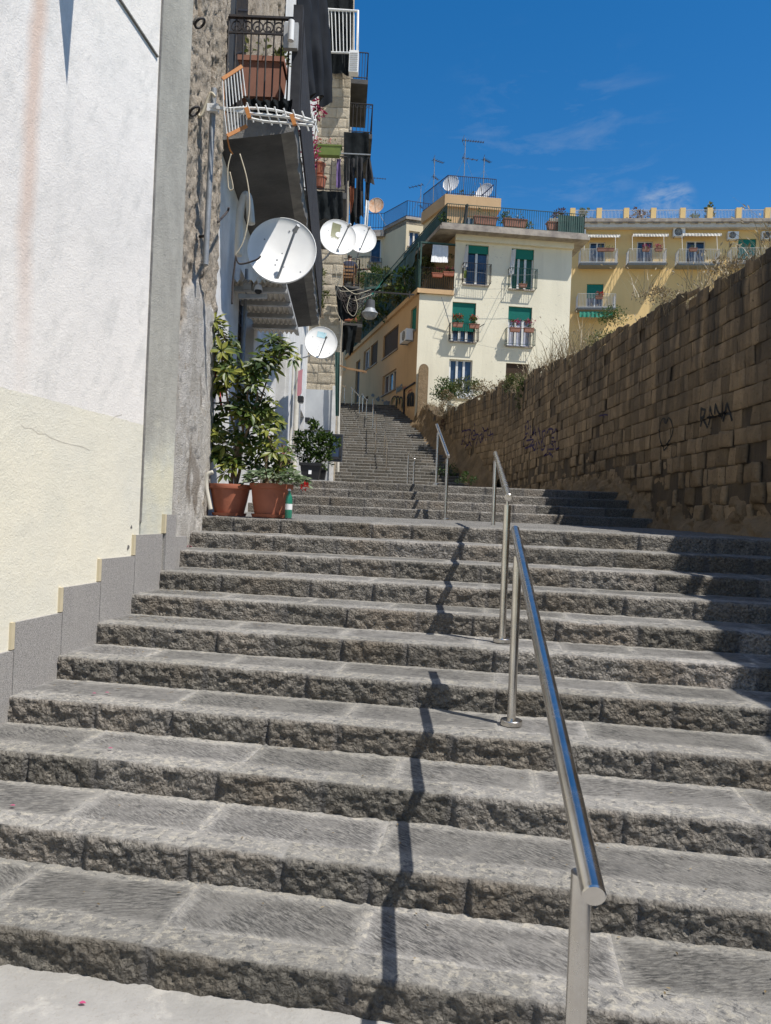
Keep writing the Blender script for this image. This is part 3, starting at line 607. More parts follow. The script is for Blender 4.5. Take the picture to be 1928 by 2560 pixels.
def block_wall(mb, plane, a0, a1, zb, zt, ch, lo, hi, dx, amp, r, tlo=.75, thi=1.12, rag=.5, loose=None, kf=None, jd=.022):
    z = zb; row = 0; b0 = plane
    while z < zt+1.2:
        h = ch*r.uniform(.88, 1.12); a = a0-r.uniform(0, hi)
        while a < a1:
            w = r.uniform(lo, hi); w = w*(.5 if r.random() < .22 else 1.3 if r.random() < .1 else 1)
            c0, c1 = max(a, a0), min(a+w, a1); a += w
            if c1-c0 < .03: continue
            mid = plane.pt((c0+c1)/2, z)
            tz_ = topz_fn(mid) if (topz_fn := loose[0]) else zt
            lim = tz_+r.uniform(-rag, rag)*.07-(h*.8 if r.random() < rag*.04 else 0); h_ = h
            if z+.05 > lim: continue
            cap = (None if not loose[0] else [lim-tz_+loose[0](plane.pt(q_, z)) for q_ in (c0, c1)])
            h = min(h, max(cap or [lim])-z)
            if h < .05: h = h_; continue
            n = max(4, int((c1-c0)/dx)); m = max(4, int(h/dx)); g_ = .011
            jx, jz = r.uniform(-.018, .018), r.uniform(-.014, .014)
            X, Z = np.meshgrid(np.concatenate([[c0, c0+g_*.5], np.linspace(c0+g_, c1-g_, n), [c1-g_*.5, c1]]), np.concatenate([[z, z+g_*.5], np.linspace(z+g_, z+h-g_, m), [z+h-g_*.5, z+h]]))
            ed = np.clip(np.minimum(np.minimum(X-c0, c1-X), np.minimum(Z-z, z+h-Z))/.035, 0, 1); ed = np.sqrt(np.clip(ed*(2-ed), 0, 1))
            u_, v_ = (X-c0)/(c1-c0), (Z-z)/h; Xs, Zs = X, Z; X = X+jx*(2*v_-1)*.8+.016*(fbm(np.stack([Z*7, X*0+c0*9, X*0], -1), 2, 2)-.5); Z = Z+jz*(2*u_-1)*.7+.02*(fbm(np.stack([X*3, X*0+row*3, X*0], -1), 3, 4)-.5)
            if cap: Z = np.minimum(Z, cap[0]+(cap[1]-cap[0])*u_+.05*(fbm(np.stack([X*6, X*0, X*0+2.], -1), 3, 9)-.5)); Z = np.maximum(Z, z+.001*v_)
            Q = plane.p+plane.u*X[..., None]+UP*Z[..., None]
            wv = loose[1](mid) if loose[1] else 0.     # 0 crisp .. 1 eroded
            n1 = fbm(Q*9, 4, 7)-.5; n2 = fbm(Q*3, 2, 3)-.5
            O = -jd*(1-ed)*(1+1.6*wv)+amp*(1.3+3.2*wv)*n1*ed+amp*1.4*n2+r.uniform(-.010, .007)*(1+4*wv)-(.07*wv if r.random() < .35 else 0)-(.05 if r.random() < .04 else 0)
            t = r.uniform(tlo, thi)*(1-.25*wv*r.random()); J = np.clip(1-ed*1.8, 0, 1)
            K = kf(mid) if kf else 0.
            mb.grid(Q+plane.n*O[..., None], t, K, J*.85); h = h_
        z += h; row += 1
    return mb
PA = PL((wallx(0), 0), (-.023, 1), (-1, -.023)); PA.n = nrm(PA.n)
PB = PL((wallx(24.9), 24.9), (-.22, 1), (-1, -.22)); PB.n = nrm(PB.n)
def base_er(q):
    zf = 1.7 if q[1] < 13 else zfar(q[1]); return float(np.clip(1.25-(q[2]-zf)/1.1, 0, 1))**1.2
kf = lambda q: float(np.clip(1.15-(topz(q[1])-q[2])/2.6, 0, 1))
rw = random.Random(3)
mbw = block_wall(MB(), PA, 7.2, 24.95, 1.35, 6.6, .238, .17, .37, .032, .016, rw, .62, 1.22, .55, (lambda q: topz(q[1]), base_er), kf)
mbw.build('block_facing', m_tuff, twall, smooth=60)
mbw2 = block_wall(MB(), PB, 0, 12.4, 2.2, 7.2, .25, .2, .42, .055, .02, rw, .72, 1.15, .6, (lambda q: topz(q[1]), base_er), kf); mbw2.build('block_facing', m_tuff, twall, smooth=60)
block_wall(MB(), PA, -6, 7.2, -.1, 5, 0.26, .3, .5, .09, .016, rw, .72, 1.15, .5, (lambda q: topz(q[1]), lambda q: 0), kf).build('block_facing', m_tuff, twall, smooth=60)
mc = MB()
for pl, a0, a1 in ((PA, -6, 24.95), (PB, 0, 12.4)):
    n = 70; aa = np.linspace(a0, a1, n); P = np.zeros((5, n, 3))
    for i, q in enumerate(aa):
        zt = topz(pl.pt(q, 0)[1])-.16+.10*math.sin(q*2.1)+.06*math.sin(q*5.3)
        for j, (o, z) in enumerate(((-.035, -.2), (-.035, zt-.05), (-.12, zt+.02), (-.75, zt), (-.75, -.2))): P[j, i] = pl.pt(q, z, o)
    mc.grid(P, .8, .7, .6)
mc.build('rubble_core', m_tuff, twall, smooth=60)
# eroded footing that spreads at the base of the wall
xs, zs = np.meshgrid(np.linspace(7.2, 24.9, 340), np.linspace(0, 1, 22))
Q = PA.p+PA.u*xs[..., None]; zb = np.where(Q[..., 1] < 11.5, 1.62, np.clip(1.70+.3*(Q[..., 1]-11.5), 0, 2.3))
hh = .34+.30*fbm(np.stack([xs*.9, xs*0, xs*0], -1), 3, 2); Z = zb+hh*zs-.04
O = .20*(1-zs)**1.3*(.5+fbm(np.stack([xs*1.6, zs*2, xs*0], -1), 3, 6))-.055+.22*(fbm(np.stack([xs*5, zs*3, xs*0], -1), 5, 5)-.5)
Q = Q+UP*Z[..., None]+PA.n*O[..., None]; MB().grid(Q, .62+.3*fbm(Q*2, 3)[...], 0., .25*(fbm(Q*4, 3) > .55)).build('footing', m_tuff, twall, smooth=70)
for pl, a0, a1, h0, nm in ((PB, .1, 11.2, .45, 5),):
    xs, zs = np.meshgrid(np.linspace(a0, a1, 160), np.linspace(0, 1, 16)); Q = pl.p+pl.u*xs[..., None]; zb = np.vectorize(zfar)(Q[..., 1])
    Z = zb-.25+(h0+.55*fbm(np.stack([xs*.9, xs*0, xs*0+4], -1), 3, 2))*zs*1.6; O = .62*(1-zs)**1.1*(.5+fbm(np.stack([xs*1.1, zs*2, xs*0], -1), 3, 6))-.05+.2*(fbm(np.stack([xs*4, zs*3, xs*0], -1), 4, 5)-.5)
    Q = Q+UP*Z[..., None]+pl.n*O[..., None]; MB().grid(Q, .55+.3*fbm(Q*2, 3), 0., .25*(fbm(Q*4, 3) > .55)).build('footing', m_tuff, twall, smooth=70)
# hillside behind the wall
hp = np.zeros((26, 30, 3))
for i, Y in enumerate(np.linspace(-6, 60, 26)):
    for j, q in enumerate(np.linspace(0, 1, 30)):
        x = wallx(min(Y, 36.5))+.6+70*q**2; hp[i, j] = (x, Y, topz(Y)-.42+.25*math.sin(Y*1.3+j)*min(1, q*8)-1.0*q)
tag(MB().grid(hp).build('hillside', m_earth, smooth=180), kind='structure')
# ------------------------------------------------------------------ generic building pieces
def holed(mb, pl, a0, a1, z0, z1, holes, dep=.22, t=1.):
    """wall sheet with window openings and their reveals; holes (a,z,a,z)"""
    A = sorted({a0, a1}|{h[0] for h in holes}|{h[2] for h in holes}); Z = sorted({z0, z1}|{h[1] for h in holes}|{h[3] for h in holes})
    for i in range(len(A)-1):
        for j in range(len(Z)-1):
            ca_, cz = (A[i]+A[i+1])/2, (Z[j]+Z[j+1])/2
            if any(h[0] < ca_ < h[2] and h[1] < cz < h[3] for h in holes): continue
            mb.add([pl.pt(A[i], Z[j]), pl.pt(A[i+1], Z[j]), pl.pt(A[i+1], Z[j+1]), pl.pt(A[i], Z[j+1])], [(0, 1, 2, 3)], t)
    for a, z, b, y in holes:
        c = [(a, z), (b, z), (b, y), (a, y)]
        for k in range(4):
            p, q = c[k], c[(k+1) % 4]
            mb.add([pl.pt(*p), pl.pt(*q), pl.pt(*q, -dep), pl.pt(*p, -dep)], [(0, 1, 2, 3)], t)
    return mb
def pbox(mb, pl, a0, a1, z0, z1, o0, o1, t=1.):
    return mb.hexa([pl.pt(a0, z0, o0), pl.pt(a1, z0, o0), pl.pt(a1, z0, o1), pl.pt(a0, z0, o1), pl.pt(a0, z1, o0), pl.pt(a1, z1, o0), pl.pt(a1, z1, o1), pl.pt(a0, z1, o1)], t)
def hole(pl, x0, y0, x1, y1):
    p, q, r, s = pl.px(x0, y1), pl.px(x1, y1), pl.px(x1, y0), pl.px(x0, y0)
    return (min((p[0]+s[0])/2, (q[0]+r[0])/2), (p[1]+q[1])/2, max((p[0]+s[0])/2, (q[0]+r[0])/2), (r[1]+s[1])/2)
def sub(o, t): ORG[o.name] = ORG[t.name]; return o
def window(t, pl, h, leaves=2, shut=0., smat=None, curtain=None, fmat=None, transom=None, label=None, sill=True, glass=None):
    """a window in opening h: frame (part) with panes, shutter and sill below it"""
    a, z, b, y = h; fmat = fmat or m_wframe; f = MB(); e = .055; d0, d1 = -.20, -.13
    pbox(f, pl, a, a+e, z, y, d0, d1); pbox(f, pl, b-e, b, z, y, d0, d1); pbox(f, pl, a+e, b-e, y-e, y, d0, d1); pbox(f, pl, a+e, b-e, z, z+e, d0, d1)
    w = (b-a-2*e)/leaves
    for i in range(1, leaves): c = a+e+w*i; pbox(f, pl, c-.055, c+.055, z+e, y-e, d0, d1+.012)
    for i in range(leaves): pbox(f, pl, a+e+w*i+(.0 if i else .0), a+e+w*i+.045, z+e, y-e, d0, d1-.01)
    if transom: c = z+(y-z)*transom; pbox(f, pl, a+e, b-e, c-.04, c+.04, d0, d1+.006)
    f = sub(f.build('window', fmat, t, label=label), t)
    p = MB().add([pl.pt(a, z, -.19), pl.pt(b, z, -.19), pl.pt(b, y, -.19), pl.pt(a, y, -.19)], [(0, 1, 2, 3)]).build('pane', glass or m_glass, f)
    if curtain:
        q = MB(); cloth(q, pl.pt(a+.05, y-.04, -.183), pl.pt(b-.05, y-.04, -.183), pl.pt(b-.05, z+.05, -.183), pl.pt(a+.05, z+.05, -.183), 9, .004, 40, 6, n=pl.n); q.build('curtain', curtain, f)
    if shut: c = y-(y-z)*shut; pbox(MB(), pl, a+.012, b-.012, c, y-.01, -.12, -.085).build('shutter', smat or m_green, f)
    if sill: pbox(MB(), pl, a-.08, b+.08, z-.06, z+.005, -.1, .07).build('sill', m_corn, f)
    return f
def wrail(t, pl, a, b, z, h, o, mat, nb=12, parent=None):
    """window guard: front rail and two returns"""
    m = MB(); railing(m, pl.pt(a, z, o), pl.pt(b, z, o), h, nb, .009, .04, .016); railing(m, pl.pt(a, z, .0), pl.pt(a, z, o), h, 2, .009, .04, .016); railing(m, pl.pt(b, z, .0), pl.pt(b, z, o), h, 2, .009, .04, .016)
    return sub(m.build('railing', mat, parent or t), t)
def leafball(mb, c, r, n, L, seed=0, tl=.15, th=.85, up=.35, flat=1.):
    q = random.Random(seed+int(c[0]*77))
    for _ in range(n):
        d = nrm([q.gauss(0, 1), q.gauss(0, 1), q.gauss(0, 1)]); k = q.uniform(.35, 1)**.6
        p = np.asarray(c)+d*np.array([r[0], r[1], r[2]])*k; ax = nrm(d+np.array([q.gauss(0, .5), q.gauss(0, .5), q.gauss(up, .5)])); l = L*q.uniform(.6, 1.25)
        mb.leaf(p, ax, nrm([q.gauss(0, .5), q.gauss(0, .5), 1]), l, l*.5*flat, q.uniform(tl, th))
    return mb
def clump(name, label, cat, c, r, n, L, mat=None, seed=0, group=None, stems=5, mats=None, flowers=None):
    """a leafy plant: foliage from many clusters, and stems"""
    c = np.asarray(c, float); t = thing(name, label, cat, c-np.array([0, 0, r[2]]), group); q = random.Random(seed); f = MB(); s = MB(); fl = MB()
    k = max(5, int(n/22)); base = c-np.array([0, 0, r[2]])
    for i in range(k):
        d = nrm([q.gauss(0, 1), q.gauss(0, 1), q.gauss(.1, 1)])*q.uniform(.25, 1)**.5; p = c+d*np.array(r)*.85
        rr = min(r)*q.uniform(.25, .5); leafball(f, p, (rr, rr, rr*.8), max(6, int(n/k)), L, seed+i, q.uniform(0, .35), q.uniform(.5, 1))
        if i < stems: s.tube(catm([base+np.array([q.gauss(0, r[0]*.12), q.gauss(0, r[1]*.12), 0]), (base+p)/2+np.array([q.gauss(0, .04), 0, 0]), p], 3), [.009*max(.4, r[2])]*6+[.003], 5)
        if flowers and i < flowers[1]: leafball(fl, p+UP*rr, (flowers[2],)*3, 14, flowers[2]*.8, seed+i*3, 0, 1)
    f.build('foliage', mat or m_leafg, t)
    if mat is not m_dry and s.v: s.build('stem', m_bark, t)
    if flowers: fl.build('flower', flowers[0], t)
    return t
def planter(name, label, c, L, w, h, ux, mat, plant=None, group=None, nleaf=60, fl=None, seed=0, lsz=.05, hgt=.14):
    """trough with rim, soil and plants"""
    ux = nrm(ux); uy = np.cross(UP, ux); c = np.asarray(c, float); t = thing(name, label, 'planter', c, group); m = MB()
    def ring(l, ww, z): return [c+ux*sx*l/2+uy*sy*ww/2+UP*z for sx, sy in ((-1, -1), (1, -1), (1, 1), (-1, 1))]
    P = np.array([ring(L*.86, w*.8, 0), ring(L*.96, w*.94, h*.86), ring(L*1.02, w*1.05, h*.87), ring(L*1.03, w*1.06, h), ring(L*.95, w*.92, h), ring(L*.93, w*.9, h*.8)])
    m.grid(P, wrap=True); m.f.append((3, 2, 1, 0)); m.build('pot', mat, t)
    MB().add(ring(L*.94, w*.91, h*.85), [(0, 1, 2, 3)]).build('soil', m_soil, t)
    q = random.Random(seed); f = MB(); F2 = MB()
    for i in range(6): leafball(f, c+ux*L*q.uniform(-.42, .42)+uy*w*q.uniform(-.3, .3)+UP*(h+hgt*q.uniform(.3, .9)), (L*.16, w*.5, hgt*.7), nleaf//6, lsz, seed+i, .2, .9)
    f.build('foliage', plant or m_leafg, t)
    if fl:
        for i in range(fl[1]): leafball(F2, c+ux*L*q.uniform(-.4, .4)+uy*w*q.uniform(-.3, .3)+UP*(h+hgt*q.uniform(.9, 1.5)), (fl[2],)*3, 16, fl[2]*.9, seed+i*7, 0, 1)
        F2.build('flower', fl[0], t)
    return t
def roundpot(t, c, r0, r1, h, mat, ribs=0, saucer=True):
    prof = [(0, 0), (r0, 0), (r0+(r1-r0)*.55, h*.5), (r1*.955, h*.84), (r1*.97, h*.845), (r1*1.04, h*.86), (r1*1.06, h*.93), (r1*1.05, h), (r1*.95, h), (r1*.93, h*.9), (0, h*.88)]
    m = MB(); n = 48; m.lathe(prof, c, n=n)
    if ribs:
        V = m.v
        for i in range(n*2, n*4):
            if i % 4 < 2: v = np.array(V[i]); d = v-np.asarray(c); d[2] = 0; V[i] = tuple(v-d*.022)
    m.build('pot', mat, t, smooth=38)
    if saucer: MB().lathe([(0, 0), (r0*1.16, 0), (r0*1.25, h*.10), (r0*1.20, h*.10), (r0*1.1, .012)], np.asarray(c)-UP*.004, n=36).build('saucer', mat, t, smooth=40)
def dish(name, label, c, nv, R, arm_to=None, mount=None, mat=None, group='satellite dishes', roll=0., arm_mat=None, logo=None, wallp=None, fl=1.15, adir=None):
    """offset dish: reflector, rim, feed arm with receiver, back bracket"""
    c = np.asarray(c, float); nv = nrm(nv); t = thing(name, label, 'satellite dish', c, group)
    rt = nrm(np.cross(UP, nv)); up = np.cross(nv, rt)
    if roll: rt, up = rt*math.cos(roll)+up*math.sin(roll), -rt*math.sin(roll)+up*math.cos(roll)
    D = .17*R
    def ringp(r, o): return [c+nv*(o+D*(r*r-1))+rt*R*.955*r*math.cos(w)+up*R*1.03*r*math.sin(w) for w in np.linspace(0, 2*math.pi, 49)[:-1]]
    P = np.array([ringp(.02, 0), ringp(.3, 0), ringp(.6, 0), ringp(.85, 0), ringp(.985, 0), ringp(1.0, .006), ringp(1.015, .0), ringp(1.015, -.022), ringp(.98, -.022), ringp(.6, -.03), ringp(.02, -.03)])
    m = MB().grid(P, wrap=True); m.build('reflector', mat or m_dish, t, smooth=50)
    low = c-up*R*1.0-nv*.0; foc = c+nv*R*fl-up*R*.02+rt*R*.02 if adir is None else c+nv*R*fl*adir[2]+rt*R*adir[0]+up*R*adir[1]
    MB().bar(low-nv*.05+up*R*.03, foc, .022*R/.45+.006, .03*R/.45, up=nrm(np.cross(nrm(foc-low), rt))).build('feed_arm', arm_mat or m_dishg, t)
    hd = nrm(c-foc); h = MB().tube([foc-hd*R*.16, foc-hd*R*.02, foc+hd*R*.05], [R*.055, R*.06, R*.075], 14).build('receiver', m_dishg, t, smooth=40)
    MB().tube([foc+hd*R*.05, foc+hd*R*.075], R*.07, 14).build('cap', m_dish, sub(h, t), smooth=40)
    mt = MB(); mt.box(c-nv*(D+.06), (R*.28, R*.42, .08), rt, up, nv)
    if mount is not None: mt.tube(catm([c-nv*(D+.09), (c-nv*(D+.2)+np.asarray(mount))/2-UP*.05, np.asarray(mount)], 5), .021, 10)
    mt.build('bracket', m_galv, t, smooth=40)
    bl = MB()
    for sx, sy in ((-.12, -.42), (.12, -.44), (-.1, -.24), (.62, -.55), (.1, .7), (-.55, .3)):
        rr = math.hypot(sx, sy); bl.lathe([(.011, .0), (.009, .005), (0, .006)], c+nv*(D*(rr*rr-1)+.001)+rt*R*sx+up*R*sy, nv, 8)
    bl.build('bolt', m_galv, t)
    return t, (rt, up, nv, D)
def ac_unit(label, pl, x0, y0, x1, y1, dep=.32, group='air conditioners on the yellow facade', o=.05, fan=True):
    a, z, b, y = hole(pl, x0, y0, x1, y1); t = thing('air_conditioner', label, 'air conditioner', pl.pt((a+b)/2, z, o), group)
    pbox(MB(), pl, a, b, z, y, o, o+dep).build('casing', m_dish, t)
    if not fan:
        f = MB(); [pbox(f, pl, a+.03, b-.03, z+.05+i*.07, z+.085+i*.07, o+dep, o+dep+.012) for i in range(int((y-z-.1)/.07))]; f.build('grille', m_dishg, t); return t
    c = pl.pt(a+(b-a)*.42, (z+y)/2, o+dep+.004); r = (y-z)*.40; f = MB()
    f.lathe([(r*1.04, -.006), (r*1.04, .01), (r*.97, .012), (r*.96, -.004), (0, -.004)], c, pl.n, 24); f.build('fan_opening', m_blackpl, t)
    g_ = MB()
    for k in (.25, .5, .75): g_.tube(circ(c+pl.n*.012, r*k, pl.u, UP, 20), .006, 4, False)
    for k in range(8): w = k*math.pi/4; g_.tube([c+pl.n*.012, c+pl.n*.012+(pl.u*math.cos(w)+UP*math.sin(w))*r], .005, 4)
    g_.build('fan_guard', m_dishg, t)
    bk = MB(); pbox(bk, pl, a+.08, a+.12, z-.05, z, .0, o+dep); pbox(bk, pl, b-.12, b-.08, z-.05, z, .0, o+dep); bk.build('wall_bracket', m_galv, t)
    return t
def antenna(label, base, h, boom=.9, ang=.3, n=8, back=True, second=None, guys=True):
    base = np.asarray(base, float); t = thing('tv_antenna', label, 'antenna', base, 'aerials on the far rooftops')
    MB().tube([base, base+UP*h], .022, 6).build('mast', m_galv, t)
    def yagi(z, L, a, nn, w, name='yagi'):
        m = MB(); d = np.array([math.cos(a), math.sin(a), 0]); s = np.array([-d[1], d[0], 0]); c = base+UP*z
        m.bar(c-d*L*.15, c+d*L*.85, .028)
        for i in range(nn): q = c+d*L*(-.12+.95*i/(nn-1)); m.bar(q-s*w*(1-.25*i/nn)*.5-UP*.02, q+s*w*(1-.25*i/nn)*.5+UP*.02, .014); m.bar(q-UP*w*.16, q+UP*w*.16, .014)
        if back: q = c-d*L*.15; m.bar(q-UP*.3+d*.12, q, .02); m.bar(q+UP*.3+d*.12, q, .02)
        m.build(name, m_iron, t)
    yagi(h-.12, boom, ang, n, .42)
    if second: yagi(h*second[0], second[1], second[2], second[3], second[4])
    if guys: MB().tube([base+UP*h*.7, base+np.array([1.1, .2, 0])], .006, 4).tube([base+UP*h*.7, base+np.array([-1.1, .3, 0])], .006, 4).build('guy_wire', m_galv, t)
    return t

# ------------------------------------------------------------------ cream apartment building with its peach street side
k5 = R_(5.5); PF = PL((1.22, 36.0), (math.cos(k5), math.sin(k5)), (math.sin(k5), -math.cos(k5)))
PS = PL((1.22, 36.0), (-.264, .965), (-.965, -.264)); PS.n = nrm(PS.n)
eb = thing('apartment_building', 'cream apartment building with green shutters, roof terrace and peach street side', 'building', (4, 38, 5))
WF = PF.px(1428, 700)[0]; zl = PF.px(1050, 722)[1]; zc = PF.px(1140, 588)[1]; aL = PF.px(1137, 650)[0]
hw = [hole(PF, 1163, 612.6, 1220.6, 712), hole(PF, 1278, 622, 1334, 724), hole(PF, 1130, 756, 1189, 854.5), hole(PF, 1270, 767, 1329, 866), hole(PF, 1122, 899, 1180, 990), hole(PF, 1264, 909, 1321, 990)]
holed(MB(), PF, 0, WF, 4.0, zl, hw[2:]).build('front_wall', m_cream, eb)
holed(MB(), PF, aL, WF, zl, zc, hw[:2]).build('front_wall', m_cream, eb)
hs_ = [hole(PS, 959, 850, 997, 856)]
def sw(x0, yt0, yb0, x1, yt1, yb1):
    a0, za = PS.px(x0, yt0); _, zb_ = PS.px(x0, yb0); a1, zc_ = PS.px(x1, yt1); _, zd = PS.px(x1, yb1)
    return (min(a0, a1), (zb_+zd)/2, max(a0, a1), (za+zc_)/2)
side = {'shutter_big': sw(997, 809, 870, 959, 842, 897), 'shutter_small': sw(945, 853, 905, 928, 862, 917), 'win_white': sw(925, 869, 919, 910, 878, 927), 'door': sw(901, 897, 1003, 890.5, 906, 1006), 'triple': sw(991, 922, 972, 957, 940, 988), 'green': sw(1042, 763, 824, 1028, 775, 831), 'vent': sw(921, 990, 1006, 910.5, 994, 1008)}
LS = 21.5
holed(MB(), PS, 0, LS, 4.0, zl, list(side.values())).build('street_wall', m_peach, eb)
back = MB(); c4 = [PF.pt(WF, 0), PF.pt(WF, 0)-PF.n*11, PS.pt(LS, 0)+np.array([4, 2, 0]), PS.pt(LS, 0)]
back.prism([tuple(PF.pt(.25, 0, -.25)[:2]), tuple(PF.pt(WF-.01, 0, -.25)[:2]), tuple(c4[1][:2]), tuple(c4[2][:2]), tuple(PS.pt(LS-.01, 0, -.3)[:2]), tuple(PS.pt(.3, 0, -.3)[:2])], 3.9, zl-.02); back.build('inner_walls', m_peach, eb)
PF2 = PL(PF.pt(aL, 0), PF.u, PF.n); PS2 = PL(PF.pt(aL, 0), PS.u, PS.n)
holed(MB(), PS2, 0, 13, zl-.02, zc, []).build('street_wall', m_peach, eb)
PR = PL(PF.pt(WF, 0), -PF.n, PF.u); holed(MB(), PR, 0, 11, 4, zc, []).build('end_wall', m_cream, eb)
MB().prism([tuple(PF.pt(aL+.3, 0, -.25)[:2]), tuple(PF.pt(WF-.02, 0, -.25)[:2]), tuple(PF.pt(WF-.02, 0, -10.9)[:2]), tuple(PS2.pt(12.9, 0, -.4)[:2])], zl, zc-.03).build('inner_walls', m_beige, eb)
# cornice and roof slab of the terrace
def slab(pts, z0, z1): return MB().prism([tuple(q[:2]) for q in pts], z0, z1)
ov = [PF.pt(aL-.9, 0, .70), PF.pt(WF+.62, 0, .70), PF.pt(WF+.62, 0, -11), PS2.pt(14, 0, 1.0)]
slab(ov, zc, zc+.15).build('cornice', m_corn, eb)
slab([PF.pt(aL-.8, 0, .65), PF.pt(WF+.55, 0, .65), PF.pt(WF+.55, 0, -11), PS2.pt(14, 0, .8)], zc+.15, zc+.32).build('cornice', m_corn, eb)
cs = MB(); pbox(cs, PF, aL-.02, WF+.02, zc-.28, zc, -.05, .18); cs.build('cornice_moulding', m_cream, eb)
# ledge under the corner loggia and terrace band along the street
lg = MB(); pbox(lg, PF, -.12, aL, zl-.22, zl, -.2, .12); pbox(lg, PS, -.12, LS, zl-.22, zl, -.3, .15); lg.build('ledge', m_peach, eb)
sp = [(0, .55, m_wframe), (1, .0, None)]
f = window(eb, PF, hw[0], 2, .2, m_green, None, None, None, sill=True); wrail(eb, PF, hw[0][0]-.12, hw[0][2]+.1, hw[0][1], .95, .28, m_iron, 12, None)
f = window(eb, PF, hw[1], 3, .24, m_green, M('green_curtain', (.03, .14, .11), (.02, .09, .07), 6, .8)); wrail(eb, PF, hw[1][0]-.12, hw[1][2]+.12, hw[1][1], .95, .28, m_grniron, 12)
f = window(eb, PF, hw[2], 3, .72, m_green); wrail(eb, PF, hw[2][0]-.12, hw[2][2]+.12, hw[2][1], .80, .30, m_iron, 12)
f = window(eb, PF, hw[3], 3, .32, m_green, M('pale_curtain', (.42, .44, .52), (.30, .32, .42), 6, .8), label='window with half-lowered green shutter and pale curtain'); wrail(eb, PF, hw[3][0]-.12, hw[3][2]+.12, hw[3][1], .80, .30, m_grniron, 12)
f = window(eb, PF, hw[4], 3, 0); wrail(eb, PF, hw[4][0]-.1, hw[4][2]+.1, hw[4][1]+.25, .5, .2, m_iron, 8)
f = window(eb, PF, hw[5], 1, 1., m_brown, label='window closed by a dark mesh screen')
window(eb, PS, side['shutter_big'], 4, 1., m_brown); window(eb, PS, side['shutter_small'], 2, 1., m_brown); window(eb, PS, side['win_white'], 2); window(eb, PS, side['triple'], 3, fmat=m_awn); window(eb, PS, side['green'], 1, .98, m_green)
d = side['door']; pbox(MB(), PS, d[0], d[2], d[1], d[3], -.2, -.14).build('door', m_darkd, eb)
v = side['vent']; pbox(MB(), PS, v[0], v[2], v[1], v[3], -.2, -.14).build('vent_opening', m_blackpl, eb)
# low annex wall panel and pipe with graffiti near the corner
pp = [PS.at(1012, 1052, .06), PS.at(1013.5, 974, .06), PS.at(1040, 957, .06)]; MB().tube(pp, .05, 8).build('drainpipe', m_iron, eb)
# clotheslines under the windows
lw = MB()
for x0, y0, x1, y1 in ((1130, 746, 1250, 756), (1133, 724, 1248, 733), (1160, 690, 1340, 698), (1188, 870, 1318, 884)):
    a, b = PF.at(x0, y0, .75), PF.at(x1, y1, .75); lw.tube([a*(1-k)+b*k-UP*.10*math.sin(k*math.pi) for k in np.linspace(0, 1, 9)], .006, 4)
for x0, y0 in ((1130, 746), (1250, 756), (1133, 724), (1248, 733)):
    a = PF.at(x0, y0, .75); lw.bar(a-PF.n*.75, a, .015)
lw.bar(PF.at(1100, 750, .5), PF.at(1124, 815, .12), .03); lw.bar(PF.at(1190, 824, .12), PF.at(1206, 816, .5), .03)
lw.build('drying_line', m_galv, eb)
def facade_cloth(name, label, mat, q, nf=4, amp=.04, cat='cloth', group=None, **k):
    m = MB(); cloth(m, *q, nf, amp, 26, 12, n=PF.n, **k); return tag(m.build(name, mat, org=q[0], smooth=180), label, cat, group)
facade_cloth('curtain', 'white curtain blowing out of the upper left window of the cream facade', m_cw, [PF.at(1164, 616, .05), PF.at(1169, 616, .25), PF.at(1166, 672, .30), PF.at(1155, 672, .15)], 3, .03, 'curtain')
facade_cloth('curtain', 'white curtain blowing out of the upper right window of the cream facade', m_cw, [PF.at(1279, 626, .05), PF.at(1287, 626, .25), PF.at(1281, 690, .3), PF.at(1270, 690, .15)], 3, .03, 'curtain')
facade_cloth('bed_sheet', 'white sheet hanging below the lowest left window of the cream facade', m_cw, [PF.at(1136, 962, .25), PF.at(1176, 976, .25), PF.at(1186, 1000, .3), PF.at(1140, 998, .3)], 5, .10, 'sheet', sag=.3)
for x, y, lab in ((1140, 823, 'geranium trough with dense leaves at left end of the guard below the shuttered window'), (1181, 826, 'geranium trough at right end of the guard below the shuttered window'), (1282, 835, 'pink geranium trough at left end of the guard by the half-lowered shutter'), (1316, 836, 'low terracotta trough at right end of the guard by the half-lowered shutter')):
    planter('flower_trough', lab, PF.at(x, y, .42), .52, .2, .2, PF.u, m_terra2, m_leafg, 'geranium troughs on the cream facade', 170 if x < 1200 else 80, (m_red if x < 1200 else m_pinkf, 8, .085), x, .10, .26)
tag(facade_cloth('green_cloth', 'small yellow and green cloth hung at the upper left window guard', m_gpl, [PF.at(1157, 682, .3), PF.at(1164, 680, .3), PF.at(1163, 700, .3), PF.at(1156, 700, .3)], 2, .03))
planter('flower_trough', 'small plant pot at the foot of the upper right window', PF.at(1304, 722, .2), .4, .2, .16, PF.u, m_terra2, m_leafd, None, 40, None, 9, .06, .12)
